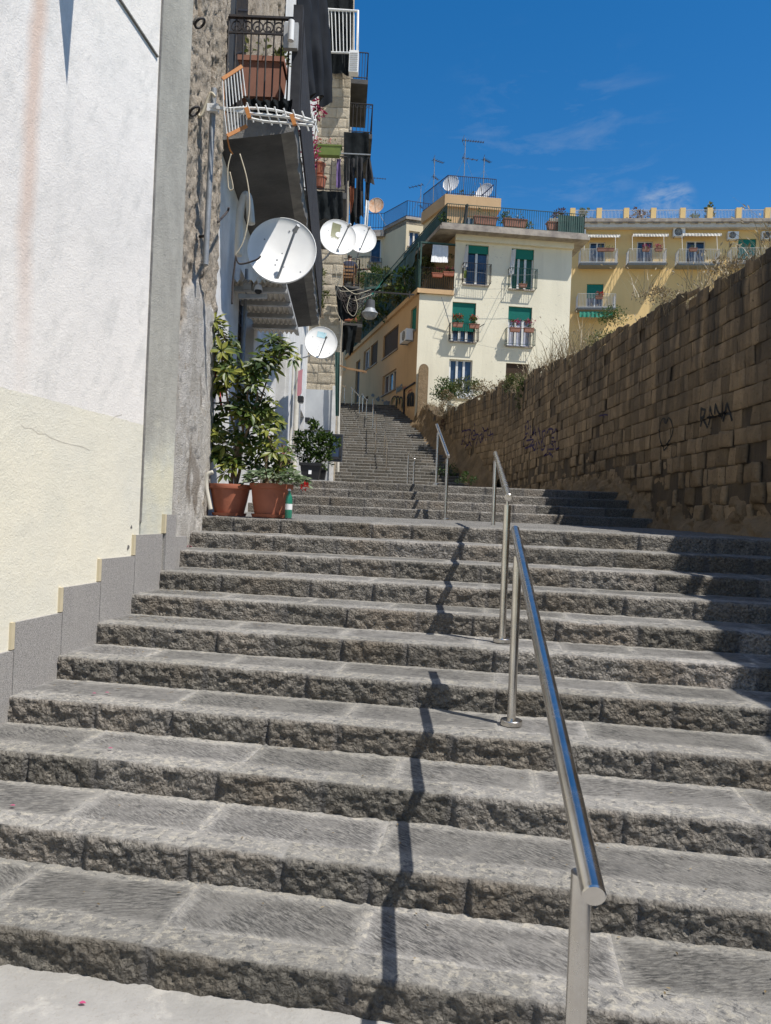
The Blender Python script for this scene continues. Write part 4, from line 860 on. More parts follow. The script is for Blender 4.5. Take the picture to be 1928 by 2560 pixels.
# corner loggia: railing, white awning, plants
lr = MB(); railing(lr, PF.pt(.0, zl, .02), PF.pt(aL, zl, .02), 1.05, 16, .012, .05, .02); lr.build('loggia_railing', m_iron, eb)
lp = MB(); pbox(lp, PF, -.05, .03, zl, zl+2.3, -.05, .03); pbox(lp, PF, -.05, aL, zl+2.22, zl+2.3, -.06, .04); lp.build('loggia_frame', m_grniron, eb)
facade_cloth('awning', 'white ribbed awning cloth hanging in the corner loggia', m_cw, [PF.at(1082, 613, .1), PF.at(1120, 616, .1), PF.at(1117, 662, .32), PF.at(1075, 660, .32)], 10, .03, 'awning')
clump('loggia_plant', 'leafy plant at left side of the corner loggia behind its railing', 'plant', PF.at(1067, 670, -.15), (.35, .25, .9), 260, .10, m_leafd, 3)
clump('loggia_plant', 'climbing plant at right side of the corner loggia beside the awning', 'plant', PF.at(1127, 665, -.15), (.25, .2, .8), 180, .10, m_leafd, 4)
for i, (x, y, l) in enumerate(((1092, 696, 'terracotta trough with pink flowers on the loggia floor'), (1120, 693, 'terracotta trough hung at right end of the loggia railing'))):
    planter('flower_trough', l, PF.at(x, y, .15), .55, .22, .2, PF.u, m_terra, m_leafd, None, 50, (m_pinkf, 4, .05), i, .06, .2)
rw2 = random.Random(8)
# netting and hedge along the street-side terrace
sc = MB()
for i in range(14):
    a0, a1 = .1+i*1.2, .1+(i+1)*1.2-.02
    cloth(sc, PS.pt(a0, zl+1.35, .04), PS.pt(a1, zl+1.35, .04), PS.pt(a1, zl+.05, .06), PS.pt(a0, zl+.05, .06), 2, .02, 8, 5, n=PS.n, t=rw2.uniform(.6, 1.1))
sc.build('terrace_screen', m_grniron, eb)
tr_ = MB(); railing(tr_, PS.pt(0, zl, .1), PS.pt(LS, zl, .1), 1.4, 60, .012, .05, .025)
for i in range(8): tr_.bar(PS.pt(.2+i*2.2, zl, .1), PS.pt(.2+i*2.2, zl+2.3, .1), .05)
tr_.bar(PS.pt(.2, zl+2.3, .1), PS.pt(15.6, zl+2.3, .1), .05); tr_.build('terrace_railing', m_grniron, eb)
m_netg = M('green_awning_mesh', (.03, .24, .16), (.02, .17, .115), 4, .8)
for i, (a0, a1, z0, z1, o) in enumerate(((.3, 4.4, 1.35, 2.25, .1), (5.2, 9.2, 1.7, 2.4, .5))):
    n_ = MB(); cloth(n_, PS.pt(a0, zl+z1, .1), PS.pt(a1, zl+z1, .1), PS.pt(a1, zl+z0, .1+o), PS.pt(a0, zl+z0, .1+o), 3, .05, 24, 8, n=PS.n)
    tag(n_.build('shade_awning', m_netg if i else m_grniron, org=PS.pt(a0, zl), smooth=180), ('dark green mesh awning over the peach street side terrace near its corner', 'bright green awning lowered over the middle of the street side terrace')[i], 'awning')
for i in range(7):
    a = 1.0+i*2.3; clump('terrace_shrub', ('leafy shrub first from the corner on the street side terrace', 'second shrub from the corner on the street side terrace', 'shrub below the bright green awning of the terrace', 'fourth shrub along the street side terrace', 'shrub in the middle of the hanging hedge of the terrace', 'shrub near the far end of the street side terrace', 'last shrub at the far end of the street side terrace')[i], 'shrub', PS.pt(a, zl+rw2.uniform(.6, 1.1), .35), (1.0, .5, .75), 420, .2, m_leafd if i % 2 else m_leafg, 30+i, 'shrubs along the street side terrace')
for i in range(6):
    a = 3.5+i*2.0; clump('climbing_plant', ('green climber over the terrace roof edge, nearest the corner loggia', 'second green climber from the loggia on the terrace roof edge', 'third green climber along the terrace roof edge', 'fourth green climber, above the bright green awning', 'fifth green climber on the terrace roof edge', 'lowest green climber at the far end of the terrace roof')[i], 'climber', PS2.pt(a, zl+2.4+.2*math.sin(i), .5), (1.1, .6, .6), 480, .2, m_leafg if i % 2 else m_leafd, 50+i, 'climbers on the terrace roof')
ac_unit('air conditioner hung beside the green shutter on the peach street side', PS, 1035, 829, 1019, 856, .35, None)
# roof terrace: parapet kerb, railing, planters
rz = zc+.32; rr_ = MB(); A0, A1, A2 = PF.pt(aL-.55, rz, .45), PF.pt(WF+.4, rz, .45), PS2.pt(12, rz, .6)
railing(rr_, A0, A1, 1.0, 62, .011, .08, .022); railing(rr_, A0, A2, 1.0, 60, .011, .08, .022); railing(rr_, A1, PF.pt(WF+.4, rz, -9), 1.0, 40, .011, .08, .022); rr_.build('terrace_railing', m_grniron, eb)
ns = MB(); cloth(ns, PF.pt(WF-.9, rz+.9, .44), PF.pt(WF+.4, rz+.9, .44), PF.pt(WF+.4, rz+.1, .44), PF.pt(WF-.9, rz+.1, .44), 2, .01, 12, 4, n=PF.n); ns.build('terrace_screen', m_grniron, eb); ns = MB(); cloth(ns, PF.pt(aL-.55, rz+.95, .44), PS2.pt(7, rz+.95, .6), PS2.pt(7, rz+.05, .6), PF.pt(aL-.55, rz+.05, .44), 2, .01, 12, 4, n=PS.n); ns.build('terrace_screen', m_grniron, eb)
for i, (x, y, s, l) in enumerate(((1212, 552, .9, 'brown trough on the roof terrace in front of the penthouse'), (1285, 556, .9, 'brown trough with a small conifer on the roof terrace'), (1390, 565, .8, 'brown trough near the right corner of the roof terrace'))):
    q = PF.at(x, y, .15); q[2] = rz+.22; planter('roof_planter', l, q, 1.3*s, .35, .38, PF.u, m_terra2, m_leafd, 'brown troughs on the cream roof terrace', 70, None, i, .10, .3)
q = PF.at(1274, 548, -.6); q[2] = rz+.85; clump('small_conifer', 'small conifer standing in a trough on the cream roof terrace', 'shrub', q, (.35, .35, .6), 240, .12, m_leafg, 5)
q = PF.at(1330, 540, -1.5); q[2] = rz+.7; clump('roof_shrub', 'broad loose shrub at the middle of the cream roof terrace', 'shrub', q, (.9, .5, .7), 300, .16, m_leafd, 6)
q = PF.at(1112, 552, .2); q[2] = rz+.35; clump('roof_shrub', 'small green shrub at the left corner of the roof terrace', 'shrub', q, (.3, .3, .4), 120, .12, m_leafg, 16)
# penthouse on the roof
PH = PL(at(1118, 500, 39.3), PF.u, PF.n); zH = PH.px(1118, 499)[1]; wH = PH.px(1241, 525)[0]; PHs = PL(at(1118, 500, 39.3), (-.42, .91), (-.91, -.42)); PHs.n = nrm(PHs.n)
h1 = hole(PH, 1162, 540, 1186, 560); h1 = (h1[0], rz+.9, h1[2], h1[3])
holed(MB(), PH, 0, wH, rz-.2, zH-.35, [h1]).build('penthouse_wall', m_peach, eb); LPH = PHs.px(1057, 600)[0]; holed(MB(), PHs, 0, LPH, rz-3, zH-.35, []).build('penthouse_wall', m_beige, eb)
pl_ = MB(); pl_.prism([tuple(PH.pt(-.15, 0, .18)[:2]), tuple(PH.pt(wH+.2, 0, .18)[:2]), tuple(PH.pt(wH+.2, 0, -6)[:2]), tuple(PHs.pt(LPH, 0, .15)[:2])], zH-.4, zH+.22); pl_.build('penthouse_roof', m_peach, eb)
pbox(MB(), PH, wH-.02, wH, rz, zH-.36, -6, -.01).build('penthouse_wall', m_peach, eb)
window(eb, PH, h1, 2)
pr = MB(); zr = zH+.22; railing(pr, PH.pt(0, zr, .05), PH.pt(wH*.97, zr, .05), 1.05, 24, .013, .12, .022); railing(pr, PH.pt(0, zr, .05), PHs.pt(LPH, zr, .05), 1.05, 20, .014, .12, .024); pr.bar(PH.pt(wH*.68, zr+.1, .05), PH.pt(wH*.97, zr+1, -.5), .05); pr.build('roof_railing', m_navy, eb)
clump('roof_shrub', 'dark creeper mound behind the penthouse railing', 'shrub', PH.pt(1.2, zr+.2, -.5), (.9, .4, .35), 200, .13, m_leafd, 7)
MB().bar(PH.pt(1.05, zr-.5, .25), PH.pt(.75, rz+.3, .5), .12).build('awning_post', m_iron, eb)

# ------------------------------------------------------------------ beige terraced house further up the street
tb = thing('terraced_house', 'beige flat roofed house with navy roof railings behind the street side terrace', 'building', at(990, 640, 46))
PB1 = PL(at(1017, 545, 49.5), (.97, .24), (.24, -.97)); PB1.n = nrm(PB1.n); zB = PB1.px(1017, 547)[1]
PB2 = PL(at(1017, 545, 49.5), nrm(at(960, 575, 51.7)-at(1017, 545, 49.5))*[1, 1, 0], (-1, -.6)); PB2.n = nrm([PB2.u[1]*-1, PB2.u[0], 0]); PB2.n = PB2.n if PB2.n[1] < 0 else -PB2.n
LB2 = PB2.px(958, 600)[0]
hb = hole(PB1, 1022, 578, 1049, 617)
holed(MB(), PB1, 0, 3.2, zl-1, zB, [hb]).build('wall', m_beige, tb); holed(MB(), PB2, 0, LB2, zl-1, zB, []).build('wall', m_beige, tb)
window(tb, PB1, hb, 2, fmat=m_awn)
PB3 = PL(PB2.pt(LB2, 0), (-.985, .17), (-.17, -.985)); PB3.n = nrm(PB3.n)
hb3 = hole(PB3, 926, 596, 953, 655)
holed(MB(), PB3, 0, 4.2, zl-1, zB-.25, [hb3]).build('wall', m_beige, tb); window(tb, PB3, hb3, 1)
cb_ = MB(); pbox(cb_, PB3, -.1, 4.3, zB-.5, zB-.25, -.2, .35); pbox(cb_, PB3, -.1, 4.3, zB-.25, zB+.0, -.2, .2); cb_.build('cornice', m_corn, tb)
rf = [PB1.pt(3.2, 0), PB1.pt(0, 0), PB2.pt(LB2, 0), PB3.pt(4.5, 0), PB3.pt(4.5, 0, -9), PB1.pt(3.2, 0, -9)]
slab(rf, zB-.35, zB-.02).build('roof', m_corn, tb)
q = MB(); pbox(q, PB1, -.06, 3.3, zB-.02, zB+.16, -.2, .08); pbox(q, PB2, -.06, LB2, zB-.02, zB+.16, -.2, .08); q.build('parapet', m_corn, tb)
rl = MB()
for p_, a_, b_, nb_ in ((PB1, 0, 2.2, 12), (PB2, 0, LB2, 22), (PB3, 0, 4.5, 24)): railing(rl, p_.pt(a_, zB+.12, 0), p_.pt(b_, zB+.12, 0), 1.1, nb_, .014, .12, .024)
rl.build('roof_railing', m_navy, tb)
ba, bz = PB3.px(952, 690); bb = MB(); n_ = 14
P = np.zeros((3, n_, 3))
for i in range(n_):
    w = i/(n_-1); a = -.1+3.2*w; o = .25+1.05*math.sin(math.pi*min(1, .18+w))
    for j, (zz, oo) in enumerate(((bz-.28, o-.2), (bz-.14, o), (bz, o))): P[j, i] = PB3.pt(a, zz, oo)
bb.grid(P); bb.add([P[2, i] for i in range(n_)]+[PB3.pt(3.1, bz, 0), PB3.pt(-.1, bz, 0)], [tuple(range(n_+2))]); bb.add([P[0, i] for i in range(n_)]+[PB3.pt(3.1, bz-.28, 0), PB3.pt(-.1, bz-.28, 0)], [tuple(range(n_+2))[::-1]])
bal = bb.build('balcony', m_beige, tb, smooth=40); sub(bal, tb)
q = MB(); [railing(q, P[2, i], P[2, i+1], .95, 3, .012, .05, .02) for i in range(n_-1)]; q.build('railing', m_iron, bal)
planter('flower_trough', 'plants lined up behind the curved balcony railing of the beige house', PB3.pt(1.4, bz, .7), 1.6, .3, .25, PB3.u, m_terra2, m_leafd, None, 90, None, 5, .12, .35)
clump('balcony_shrub', 'small shrub at the right end of the curved balcony', 'shrub', PB3.pt(.5, bz+.45, .8), (.25, .25, .45), 120, .12, m_leafd, 9)
# lower planted terrace of that house
clump('terrace_bush', 'dense green bush left of the green balcony rail below the beige house', 'shrub', at(925, 700, 47), (1.1, .8, .75), 700, .2, m_leafg, 12)
clump('terrace_bush', 'yellowish bush above the green balcony rail near the wall', 'shrub', at(955, 690, 47.5), (.9, .6, .6), 500, .2, m_leafd, 13)
gt = MB(); p0, p1 = at(912, 722, 46.2), at(958, 716, 46.5); gt.bar(p0-UP*.1, p1-UP*.1, .9, .14); railing(gt, p0, p1+np.array([0, 0, p0[2]-p1[2]]), 1.0, 12, .014, .08, .026)
railing(gt, p1, p1+np.array([.5, 2.2, 0]), 1.0, 8, .014, .08, .026)
tag(gt.build('green_balcony', m_grniron, tb), None); tag(ac_unit('air conditioner below the curved balcony of the beige house', PB3, 950, 700, 966, 722, .3, None))
# aerials and roof dishes
antenna('roof aerial left of the orange dish with one long boom', at(912, 560, 52), 3.4, 1.6, .1, 9, True)
antenna('short bare aerial behind the beige house railing', at(1049, 560, 51), 2.8, 1.1, 2.6, 5, False, (.45, .5, 1.2, 4, .3))
antenna('dark aerial with two crossed heads left of the penthouse dish', at(1082, 520, 43), 2.9, .7, .5, 5, True, (.62, .5, .9, 4, .3))
antenna('tallest roof aerial with a long boom and a cross bar above the penthouse', at(1158, 500, 42), 3.5, 1.25, .12, 9, True, (.68, .9, .25, 4, .4))
antenna('small aerial with a dark head above the right penthouse dish', at(1207, 500, 43.5), 2.5, .6, .7, 6, True)
dish('satellite_dish', 'white dish on the left corner of the penthouse railing', at(1127, 458, 40.4), (-.35, -.9, .25), .46, mount=PH.pt(.1, zr, -.1), group='dishes on the far roofs')
dish('satellite_dish', 'white dish at the right end of the penthouse railing', at(1211, 478, 40.8), (-.5, -.8, .3), .50, mount=PH.pt(wH*.95, zr, -.2), group='dishes on the far roofs')
dish('satellite_dish', 'white dish low behind the right part of the penthouse railing', at(1190, 500, 41.4), (-.2, -.85, .5), .42, mount=PH.pt(wH*.8, zr, -.9), group='dishes on the far roofs')
dish('satellite_dish', 'rusty orange satellite dish on the beige house roof railing', at(940, 513, 51.3), (-.15, -.95, .2), .56, mount=PB2.pt(LB2*.9, zB+.3, 0), mat=m_rust, group='dishes on the far roofs')

# ------------------------------------------------------------------ yellow building behind the wall
PY = PL(at(1428, 690, 56), (1, -.105), (-.105, -1)); PY.n = nrm(PY.n)
yb = thing('yellow_building', 'long yellow apartment building with balconies and a balustraded roof behind the wall', 'building', PY.pt(12, 6))
zY = PY.px(1700, 574)[1]; LY = 26
hy = [hole(PY, 1473, 605, 1512.6, 667), hole(PY, 1592, 603, 1632, 667), hole(PY, 1715, 602, 1762.6, 668), hole(PY, 1845, 597, 1890, 665), hole(PY, 1466.5, 710, 1508, 777)]
dz = hy[0][1]-hy[4][1]; pass
hy.append((hy[3][0]+4.3, hy[3][1], hy[3][2]+4.3, hy[3][3]))
holed(MB(), PY, -1.5, LY, 2, zY, hy).build('wall', m_yellow, yb)
pbox(MB(), PY, -1.5, LY, 2, zY-.01, -10, -.3).build('inner_walls', m_yellow, yb)
q = MB(); pbox(q, PY, -1.8, LY+.2, zY-.02, zY+.32, -.3, .55); q.build('cornice', m_awn, yb)
q = MB(); pbox(q, PY, -1.85, LY+.2, zY+.32, zY+.52, -.3, .72); q.build('cornice', m_corn, yb); q = MB(); pbox(q, PY, -1.85, LY+.2, zY+.52, zY+.68, -.3, .45); q.build('cornice', m_corn, yb)
q = MB()
for i in range(int(LY/.9)): pbox(q, PY, -1.5+i*.9, -1.5+i*.9+.5, zY+.22, zY+.30, .55, .66)
q.build('dentil', m_corn, yb)
zp = zY+.68; wr = MB(); prev = None
for x in (1431, 1497, 1565, 1632.5, 1705.5, 1773, 1845, 1917, 1990):
    a = PY.px(x, 540)[0]; pbox(MB(), PY, a-.19, a+.19, zp, zp+.86, -.1, .24).build('pier', m_yellow, yb)
    if prev is not None: railing(wr, PY.pt(prev+.2, zp, .1), PY.pt(a-.2, zp, .1), .74, 16, .013, .06, .022)
    prev = a
wr.build('roof_railing', m_whiteiron, yb)
for i, h in enumerate(hy):
    window(yb, PY, h, 2, 0 if i not in (3, 4) else (.75 if i == 3 else .52), m_green, sill=False)
    if i == 5: continue
    a, b, z = h[0]-.75, h[2]+.75, h[1]
    bs = MB(); pbox(bs, PY, a, b, z-.17, z-.02, 0, .95); pbox(bs, PY, a-.05, b+.05, z-.07, z+.0, 0, 1.0); bl_ = sub(bs.build('balcony', m_galv, yb), yb)
    q = MB(); railing(q, PY.pt(a, z, .95), PY.pt(b, z, .95), 1.0, 26, .012, .06, .02); railing(q, PY.pt(a, z, 0), PY.pt(a, z, .95), 1.0, 8, .012, .06, .02); railing(q, PY.pt(b, z, 0), PY.pt(b, z, .95), 1.0, 8, .012, .06, .02); q.build('railing', m_whiteiron, bl_)
    if i < 3:
        q = MB(); cloth(q, PY.pt(h[0]-.45, h[3]+.55, .05), PY.pt(h[2]+.95, h[3]+.55, .05), PY.pt(h[2]+.95, h[3]+.32, .6), PY.pt(h[0]-.45, h[3]+.32, .6), 12, .01, 40, 4, n=UP)
        cloth(q, PY.pt(h[0]-.45, h[3]+.32, .6), PY.pt(h[2]+.95, h[3]+.32, .6), PY.pt(h[2]+.95, h[3]+.12, .62), PY.pt(h[0]-.45, h[3]+.12, .62), 12, .03, 60, 4, n=PY.n)
        aw = q.build('awning', m_awn, yb, smooth=180)
        sub(aw, yb); MB().bar(PY.pt(h[0]-.5, h[3]+.2, .6), PY.pt(h[0]-.5, h[1]+.9, .9), .025).build('strut', m_whiteiron, aw); MB().bar(PY.pt(h[2]+.6, h[3]+.2, .6), PY.pt(h[2]+.6, h[1]+.9, .9), .025).build('strut', m_whiteiron, aw)
h = hy[4]; q = MB(); cloth(q, PY.pt(h[0]-.6, h[1]-.3, .9), PY.pt(h[2]+.6, h[1]-.3, .9), PY.pt(h[2]+.6, h[1]-.75, .95), PY.pt(h[0]-.6, h[1]-.75, .95), 8, .05, 40, 5, n=PY.n)
tag(q.build('fringed_awning', m_netg, org=PY.pt(h[0], h[1]-.5, .9), smooth=180), 'green scalloped awning below the lowest balcony of the yellow building', 'awning')
for i, (bx, l) in enumerate(((1441, 'left edge of the yellow facade'),)):
    pass
ac_unit('air conditioner at the left end of the yellow facade', PY, 1441, 577, 1463, 597); ac_unit('air conditioner between the second and third awnings of the yellow facade', PY, 1680.5, 573, 1710, 595)
ac_unit('air conditioner left of the green shuttered window of the yellow facade', PY, 1816, 583, 1843, 602); ac_unit('air conditioner at the right edge of the photo on the yellow facade', PY, 1900, 583, 1928, 602)
for i, (x, y, fl_, l) in enumerate(((1500, 640, None, 'flower pots on the first upper balcony railing from the left'), (1607, 640, m_pinkf, 'left bunch of magenta flowers on the second upper balcony'), (1638, 640, m_pinkf, 'right bunch of magenta flowers on the second upper balcony'), (1723, 640, None, 'brown planter on the third upper balcony railing'), (1520, 640, None, 'dark pot at the right end of the first upper balcony'), (1492, 757, m_red, 'red flowers on the lower balcony of the yellow building'))):
    planter('balcony_planter', l, PY.at(x, y, .98), .8 if i == 0 else .55, .25, .22, PY.u, m_terra2, m_leafd, 'flower pots on the yellow balconies', 50, (fl_, 6, .11) if fl_ else None, i, .09, .16)
for i, (x, y, r, mm, l) in enumerate(((1462, 535, (.7, .4, .6), m_leafd, 'loose grey green shrub behind the first roof bays of the yellow building'), (1405, 540, (1.2, .6, .7), m_redleaf, 'purple flowering shrub behind the cream terrace corner'), (1595, 540, (1.3, .6, .7), m_redleaf, 'purple flowering shrub in the third roof bay of the yellow building'), (1738, 540, (1.1, .5, .45), m_leafg, 'dark spiky palm like shrub in the fifth roof bay'), (1780, 528, (.35, .35, .9), m_leafd, 'tall spiky yucca beside a roof pier of the yellow building'))):
    clump('roof_garden_plant', l, 'shrub', PY.at(x, y, -.5), r, 260, .22, mm, 70+i, None)
MB().tube([PY.pt(-.55, 3, .12), PY.pt(-.55, zY, .12)], .07, 8).build('drainpipe', m_terra2, yb)
# ------------------------------------------------------------------ old tenement along the left side
from mathutils.bvhtree import BVHTree
PT = PL((-1.94, 8.0), (-.055, 1), (1, .055)); PT.n = nrm(PT.n)
tn = thing('old_tenement', 'old plastered tenement with decayed stone wall and balconies along the left side', 'building', PT.pt(4, 1.65, -1))
PR1 = PL(st(-2.84, 5.985, 0), nrm(np.array([-1.90, 7.95, 0])-st(-2.84, 5.985, 0)), None); LR = np.linalg.norm(np.array([-1.90, 7.95, 0])-st(-2.84, 5.985, 0))
def rough_sheet(pl, a0, a1, z0, z1, dx, zpl, seed, amp=.05, back=0.):
    xs, zs = np.meshgrid(np.arange(a0, a1+dx*.5, dx), np.arange(z0, z1, dx))
    Q = pl.p+pl.u*xs[..., None]+UP*zs[..., None]; n0 = fbm(Q*np.array([2.2, 2.2, 1.6]), 5, seed); n1 = fbm(Q*np.array([17, 17, 13]), 4, seed+3); n2 = fbm(Q*np.array([5, 5, 2.5]), 4, seed+8)
    e = zs+.9*(fbm(Q*1.1, 4, seed+5)-.5)*2+.25*(fbm(Q*6, 3, seed)-.5); K = np.clip((zpl-e)/.10, 0, 1)
    hole_ = np.clip((n2-.63)/.05, 0, 1)
    O = (1-K)*(amp*1.8*(n0-.5)+amp*1.5*(n1-.5)-.05*hole_)+K*(.018+.020*(n0-.5)+.012*(n1-.5)-.016*np.clip((n2-.56)/.04, 0, 1))-back
    return MB().grid(Q+pl.n*O[..., None], 1., K, hole_*(1-.3*K))
mr = rough_sheet(PR1, 0, LR, .9, 11.5, .021, 3.7, 4); mr.build('rough_wall', m_rough, tn, smooth=180)
pbox(MB(), PL(PR1.p, PR1.u, PR1.n), 0, LR-.02, .8, 11.5, -.5, -.12).build('wall_core', m_rough, tn)
ro = PL(st(-2.82, 6.0, 0), SA, SE); pbox(MB(), ro, 0, .40, 1.1, 1.47, -.2, .0).build('plinth_slab', m_plinth, tn)
# facade with doorways
d1 = (PT.px(592, 900)[0], 1.66, PT.px(633, 900)[0], PT.px(610, 690)[1]); d2 = (PT.px(677, 1000)[0], 1.68, PT.px(711, 1000)[0], PT.px(690, 800)[1]); d3 = (PT.px(750, 1060)[0], 1.9, PT.px(760, 1060)[0], PT.px(755, 1030)[1])
holed(MB(), PT, -.05, 18.2, 1.0, 5.62, [d1, d2, d3], .3).build('lower_wall', m_white, tn)
rough_sheet(PT, -.06, 6, 5.6, 13, .05, 4.2, 14, .05, .03).build('rough_wall', m_rough, tn, smooth=180)
holed(MB(), PT, 6, 18.2, 5.6, 21, []).build('upper_wall', m_white, tn)
pbox(MB(), PT, .1, 18.2, 1, 21, -6, -.32).build('wall_core', m_white, tn)
d = d1; dr = MB(); pbox(dr, PT, d[0], d[2], d[1], d[1]+2.35, -.28, -.22); w = (d[2]-d[0])/2
for i in range(2):
    for j in range(3): pbox(dr, PT, d[0]+w*i+.1, d[0]+w*(i+1)-.1, d[1]+.15+j*.74, d[1]+.15+j*.74+.60, -.22, -.20)
pbox(dr, PT, d[0], d[2], d[1]+2.35, d[1]+2.45, -.28, -.19); pbox(dr, PT, d[0], d[0]+.07, d[1], d[3], -.28, -.18); pbox(dr, PT, d[2]-.07, d[2], d[1], d[3], -.28, -.18); pbox(dr, PT, d[0], d[2], d[3]-.07, d[3], -.28, -.18)
dr = sub(dr.build('door', m_blued, tn), tn); gr = MB()
for i in range(8): a = d[0]+.1+(d[2]-d[0]-.2)*i/7; gr.bar(PT.pt(a, d[1]+2.45, -.2), PT.pt(a, d[3], -.2), .022)
for i in range(5): z = d[1]+2.5+(d[3]-d[1]-2.55)*i/4; gr.bar(PT.pt(d[0], z, -.195), PT.pt(d[2], z, -.195), .022)
gr.build('transom_grille', m_iron, dr); pbox(MB(), PT, d[0]+.07, d[2]-.07, d[1]+2.45, d[3]-.07, -.28, -.26).build('pane', m_glass, dr)
pbox(MB(), PT, d2[0], d2[2], d2[1], d2[3], -.28, -.22).build('door', m_darkd, tn); pbox(MB(), PT, d3[0], d3[2], d3[1], d3[3], -.28, -.22).build('door', m_blackpl, tn)
for a, b_ in ((d2[0]-.25, d2[0]-.02), (d2[2]+.02, d2[2]+.45)): pbox(MB(), PT, a, b_, 1.6, d2[3]+.25, -.02, .09).build('door_surround', m_white, tn)
for x, yt, yb, r, m_ in ((588, 640, 1100, .022, m_galv), (735, 870, 1180, .065, m_pipe), (722, 900, 1170, .03, m_pipe), (742, 840, 1150, .035, m_galv)):
    a = PT.px(x, 1000)[0]; MB().tube([PT.pt(a, PT.px(x, yb)[1], .08), PT.pt(a, PT.px(x, yt)[1], .08)], r, 10).build('drainpipe', m_, tn, smooth=50)
# ---- main balcony over the landing
bo = lambda Y: -(.65+.0587*Y); BY0, BY1, BZ = 7.87, 15.9, 5.73
PO = PL((bo(0), 0), (-.0587, 1), (1, .0587)); PO.n = nrm(PO.n)
xs = np.linspace(BY0, BY1, 120); P = np.zeros((6, 120, 3))
for i, Y in enumerate(xs):
    j = .035*(fbm(np.array([[Y*4, 0, 1.]]), 3)[0]-.5)*2; k = .05*(fbm(np.array([[Y*2.5, 3, 1.]]), 3)[0]-.5)
    for r, (x, z) in enumerate(((PT.pt(Y-8, 0)[0]-.05, BZ-.10), (bo(Y)-.16, BZ+k*.4), (bo(Y)-.02+j, BZ+.03+k), (bo(Y)+j*.4, BZ+.19), (bo(Y)-.02, BZ+.2), (PT.pt(Y-8, 0)[0]-.05, BZ+.2))): P[r, i] = (x, Y, z)
sb = MB().grid(P[:2], flip=True); eg = MB().grid(P[1:], flip=True); eg.f.append(tuple(i*120 for i in range(5))); eg.f.append(tuple(i*120+119 for i in range(5))[::-1]); eg.add([P[0, 0], P[1, 0], P[5, 0]], [(0, 1, 2)])
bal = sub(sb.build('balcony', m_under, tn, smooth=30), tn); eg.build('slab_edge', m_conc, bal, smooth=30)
er = MB(); e0, e1 = np.array([PT.pt(-.13, 0)[0]+.05, BY0+.04, BZ+.2]), np.array([bo(BY0)-.04, BY0+.04, BZ+.2])
zt = at(650, 38, BY0)[2]-e0[2]; railing(er, e0, e1, zt, 9, .009, .06, .022)
for i in range(6):
    c = e0+(e1-e0)*(i+.75)/6.5+UP*(zt-.10); er.tube(circ(c, .055, (1, 0, 0), UP, 14), .008, 5, False); er.tube(circ(c-UP*.02, .025, (1, 0, 0), UP, 10), .007, 5, False)
er.bar(e0+UP*(zt-.17), e1+UP*(zt-.17), .018); er.build('railing', m_iron, bal)
ss = MB(); n_ = 150
for i in range(n_):
    Y = BY0+.05+(BY1-BY0-.1)*i/n_; a, b_ = np.array([bo(Y)+.02, Y, 0]), np.array([bo(Y+.045)+.02, Y+.045, 0]); t_ = .8+.4*((i*7) % 5)/5
    ss.box((a+b_)/2+UP*(BZ+.70), (.05, .022, 1.06), PO.u, PO.n, UP, t_)
ss.build('slatted_screen', M('grey_plastic_slats', (.05, .05, .054), (.03, .03, .034), 6, .85, tint=True, spec=.15), bal)
MB().box(np.array([bo(BY0)-.03, BY0+.03, BZ+.75]), (.10, .09, 1.25)).build('corner_post', bpy.data.materials['grey_plastic_slats'], bal)
MB().box(at(728, 92, BY0-.05), (.15, .06, .27)).build('bracket_box', m_dishg, bal); MB().tube([at(729, 52, BY0-.14), at(727, 102, BY0-.14)], .032, 12).build('tube_lamp', m_dish, bal, smooth=50)
gd = MB()
for i in range(9): p = at(604+i*8, 0, 8.5); gd.bar(PT.pt(.45+i*.09, BZ+.4, .04), PT.pt(.45+i*.09, BZ+3.2, .04), .016)
for i in range(5): gd.bar(PT.pt(.45, BZ+.7+i*.5, .04), PT.pt(1.2, BZ+1.2+i*.5, .04), .016)
gd.build('door_grille', m_iron, tn); pbox(MB(), PT, .42, 1.3, BZ+.25, BZ+3.3, -.03, .02).build('balcony_door', m_darkd, tn)
# canopy with corrugated sheet under the balcony
cp = thing('corrugated_canopy', 'corrugated sheet canopy on grey cross beams under the main balcony', 'canopy', PT.pt(2, 4.4, .3)); zc_ = at(700, 757, 10.)[2]
xs = np.linspace(0, 1, 90); P = np.zeros((2, 90, 3))
for r in range(2):
    for i, q in enumerate(xs): Y = 9.2+2.6*r; P[r, i] = (PT.pt(Y-8, 0)[0]+q*.62, Y, zc_+.03+.02*math.sin(q*2*math.pi*9))
MB().grid(P).build('corrugated_sheet', m_awn, cp, smooth=180)
for i in range(4):
    Y = 9.35+i*.62; a = PT.pt(Y-8, zc_-.03, 0); MB().bar(a, a+np.array([.66, 0, 0]), .07, .06).build('beam', m_dishg, cp)
MB().bar((PT.pt(1.3, 0)[0]+.64, 9.2, zc_+.02), (PT.pt(3.8, 0)[0]+.64, 11.8, zc_+.02), .05, .05).build('beam', m_dishg, cp)
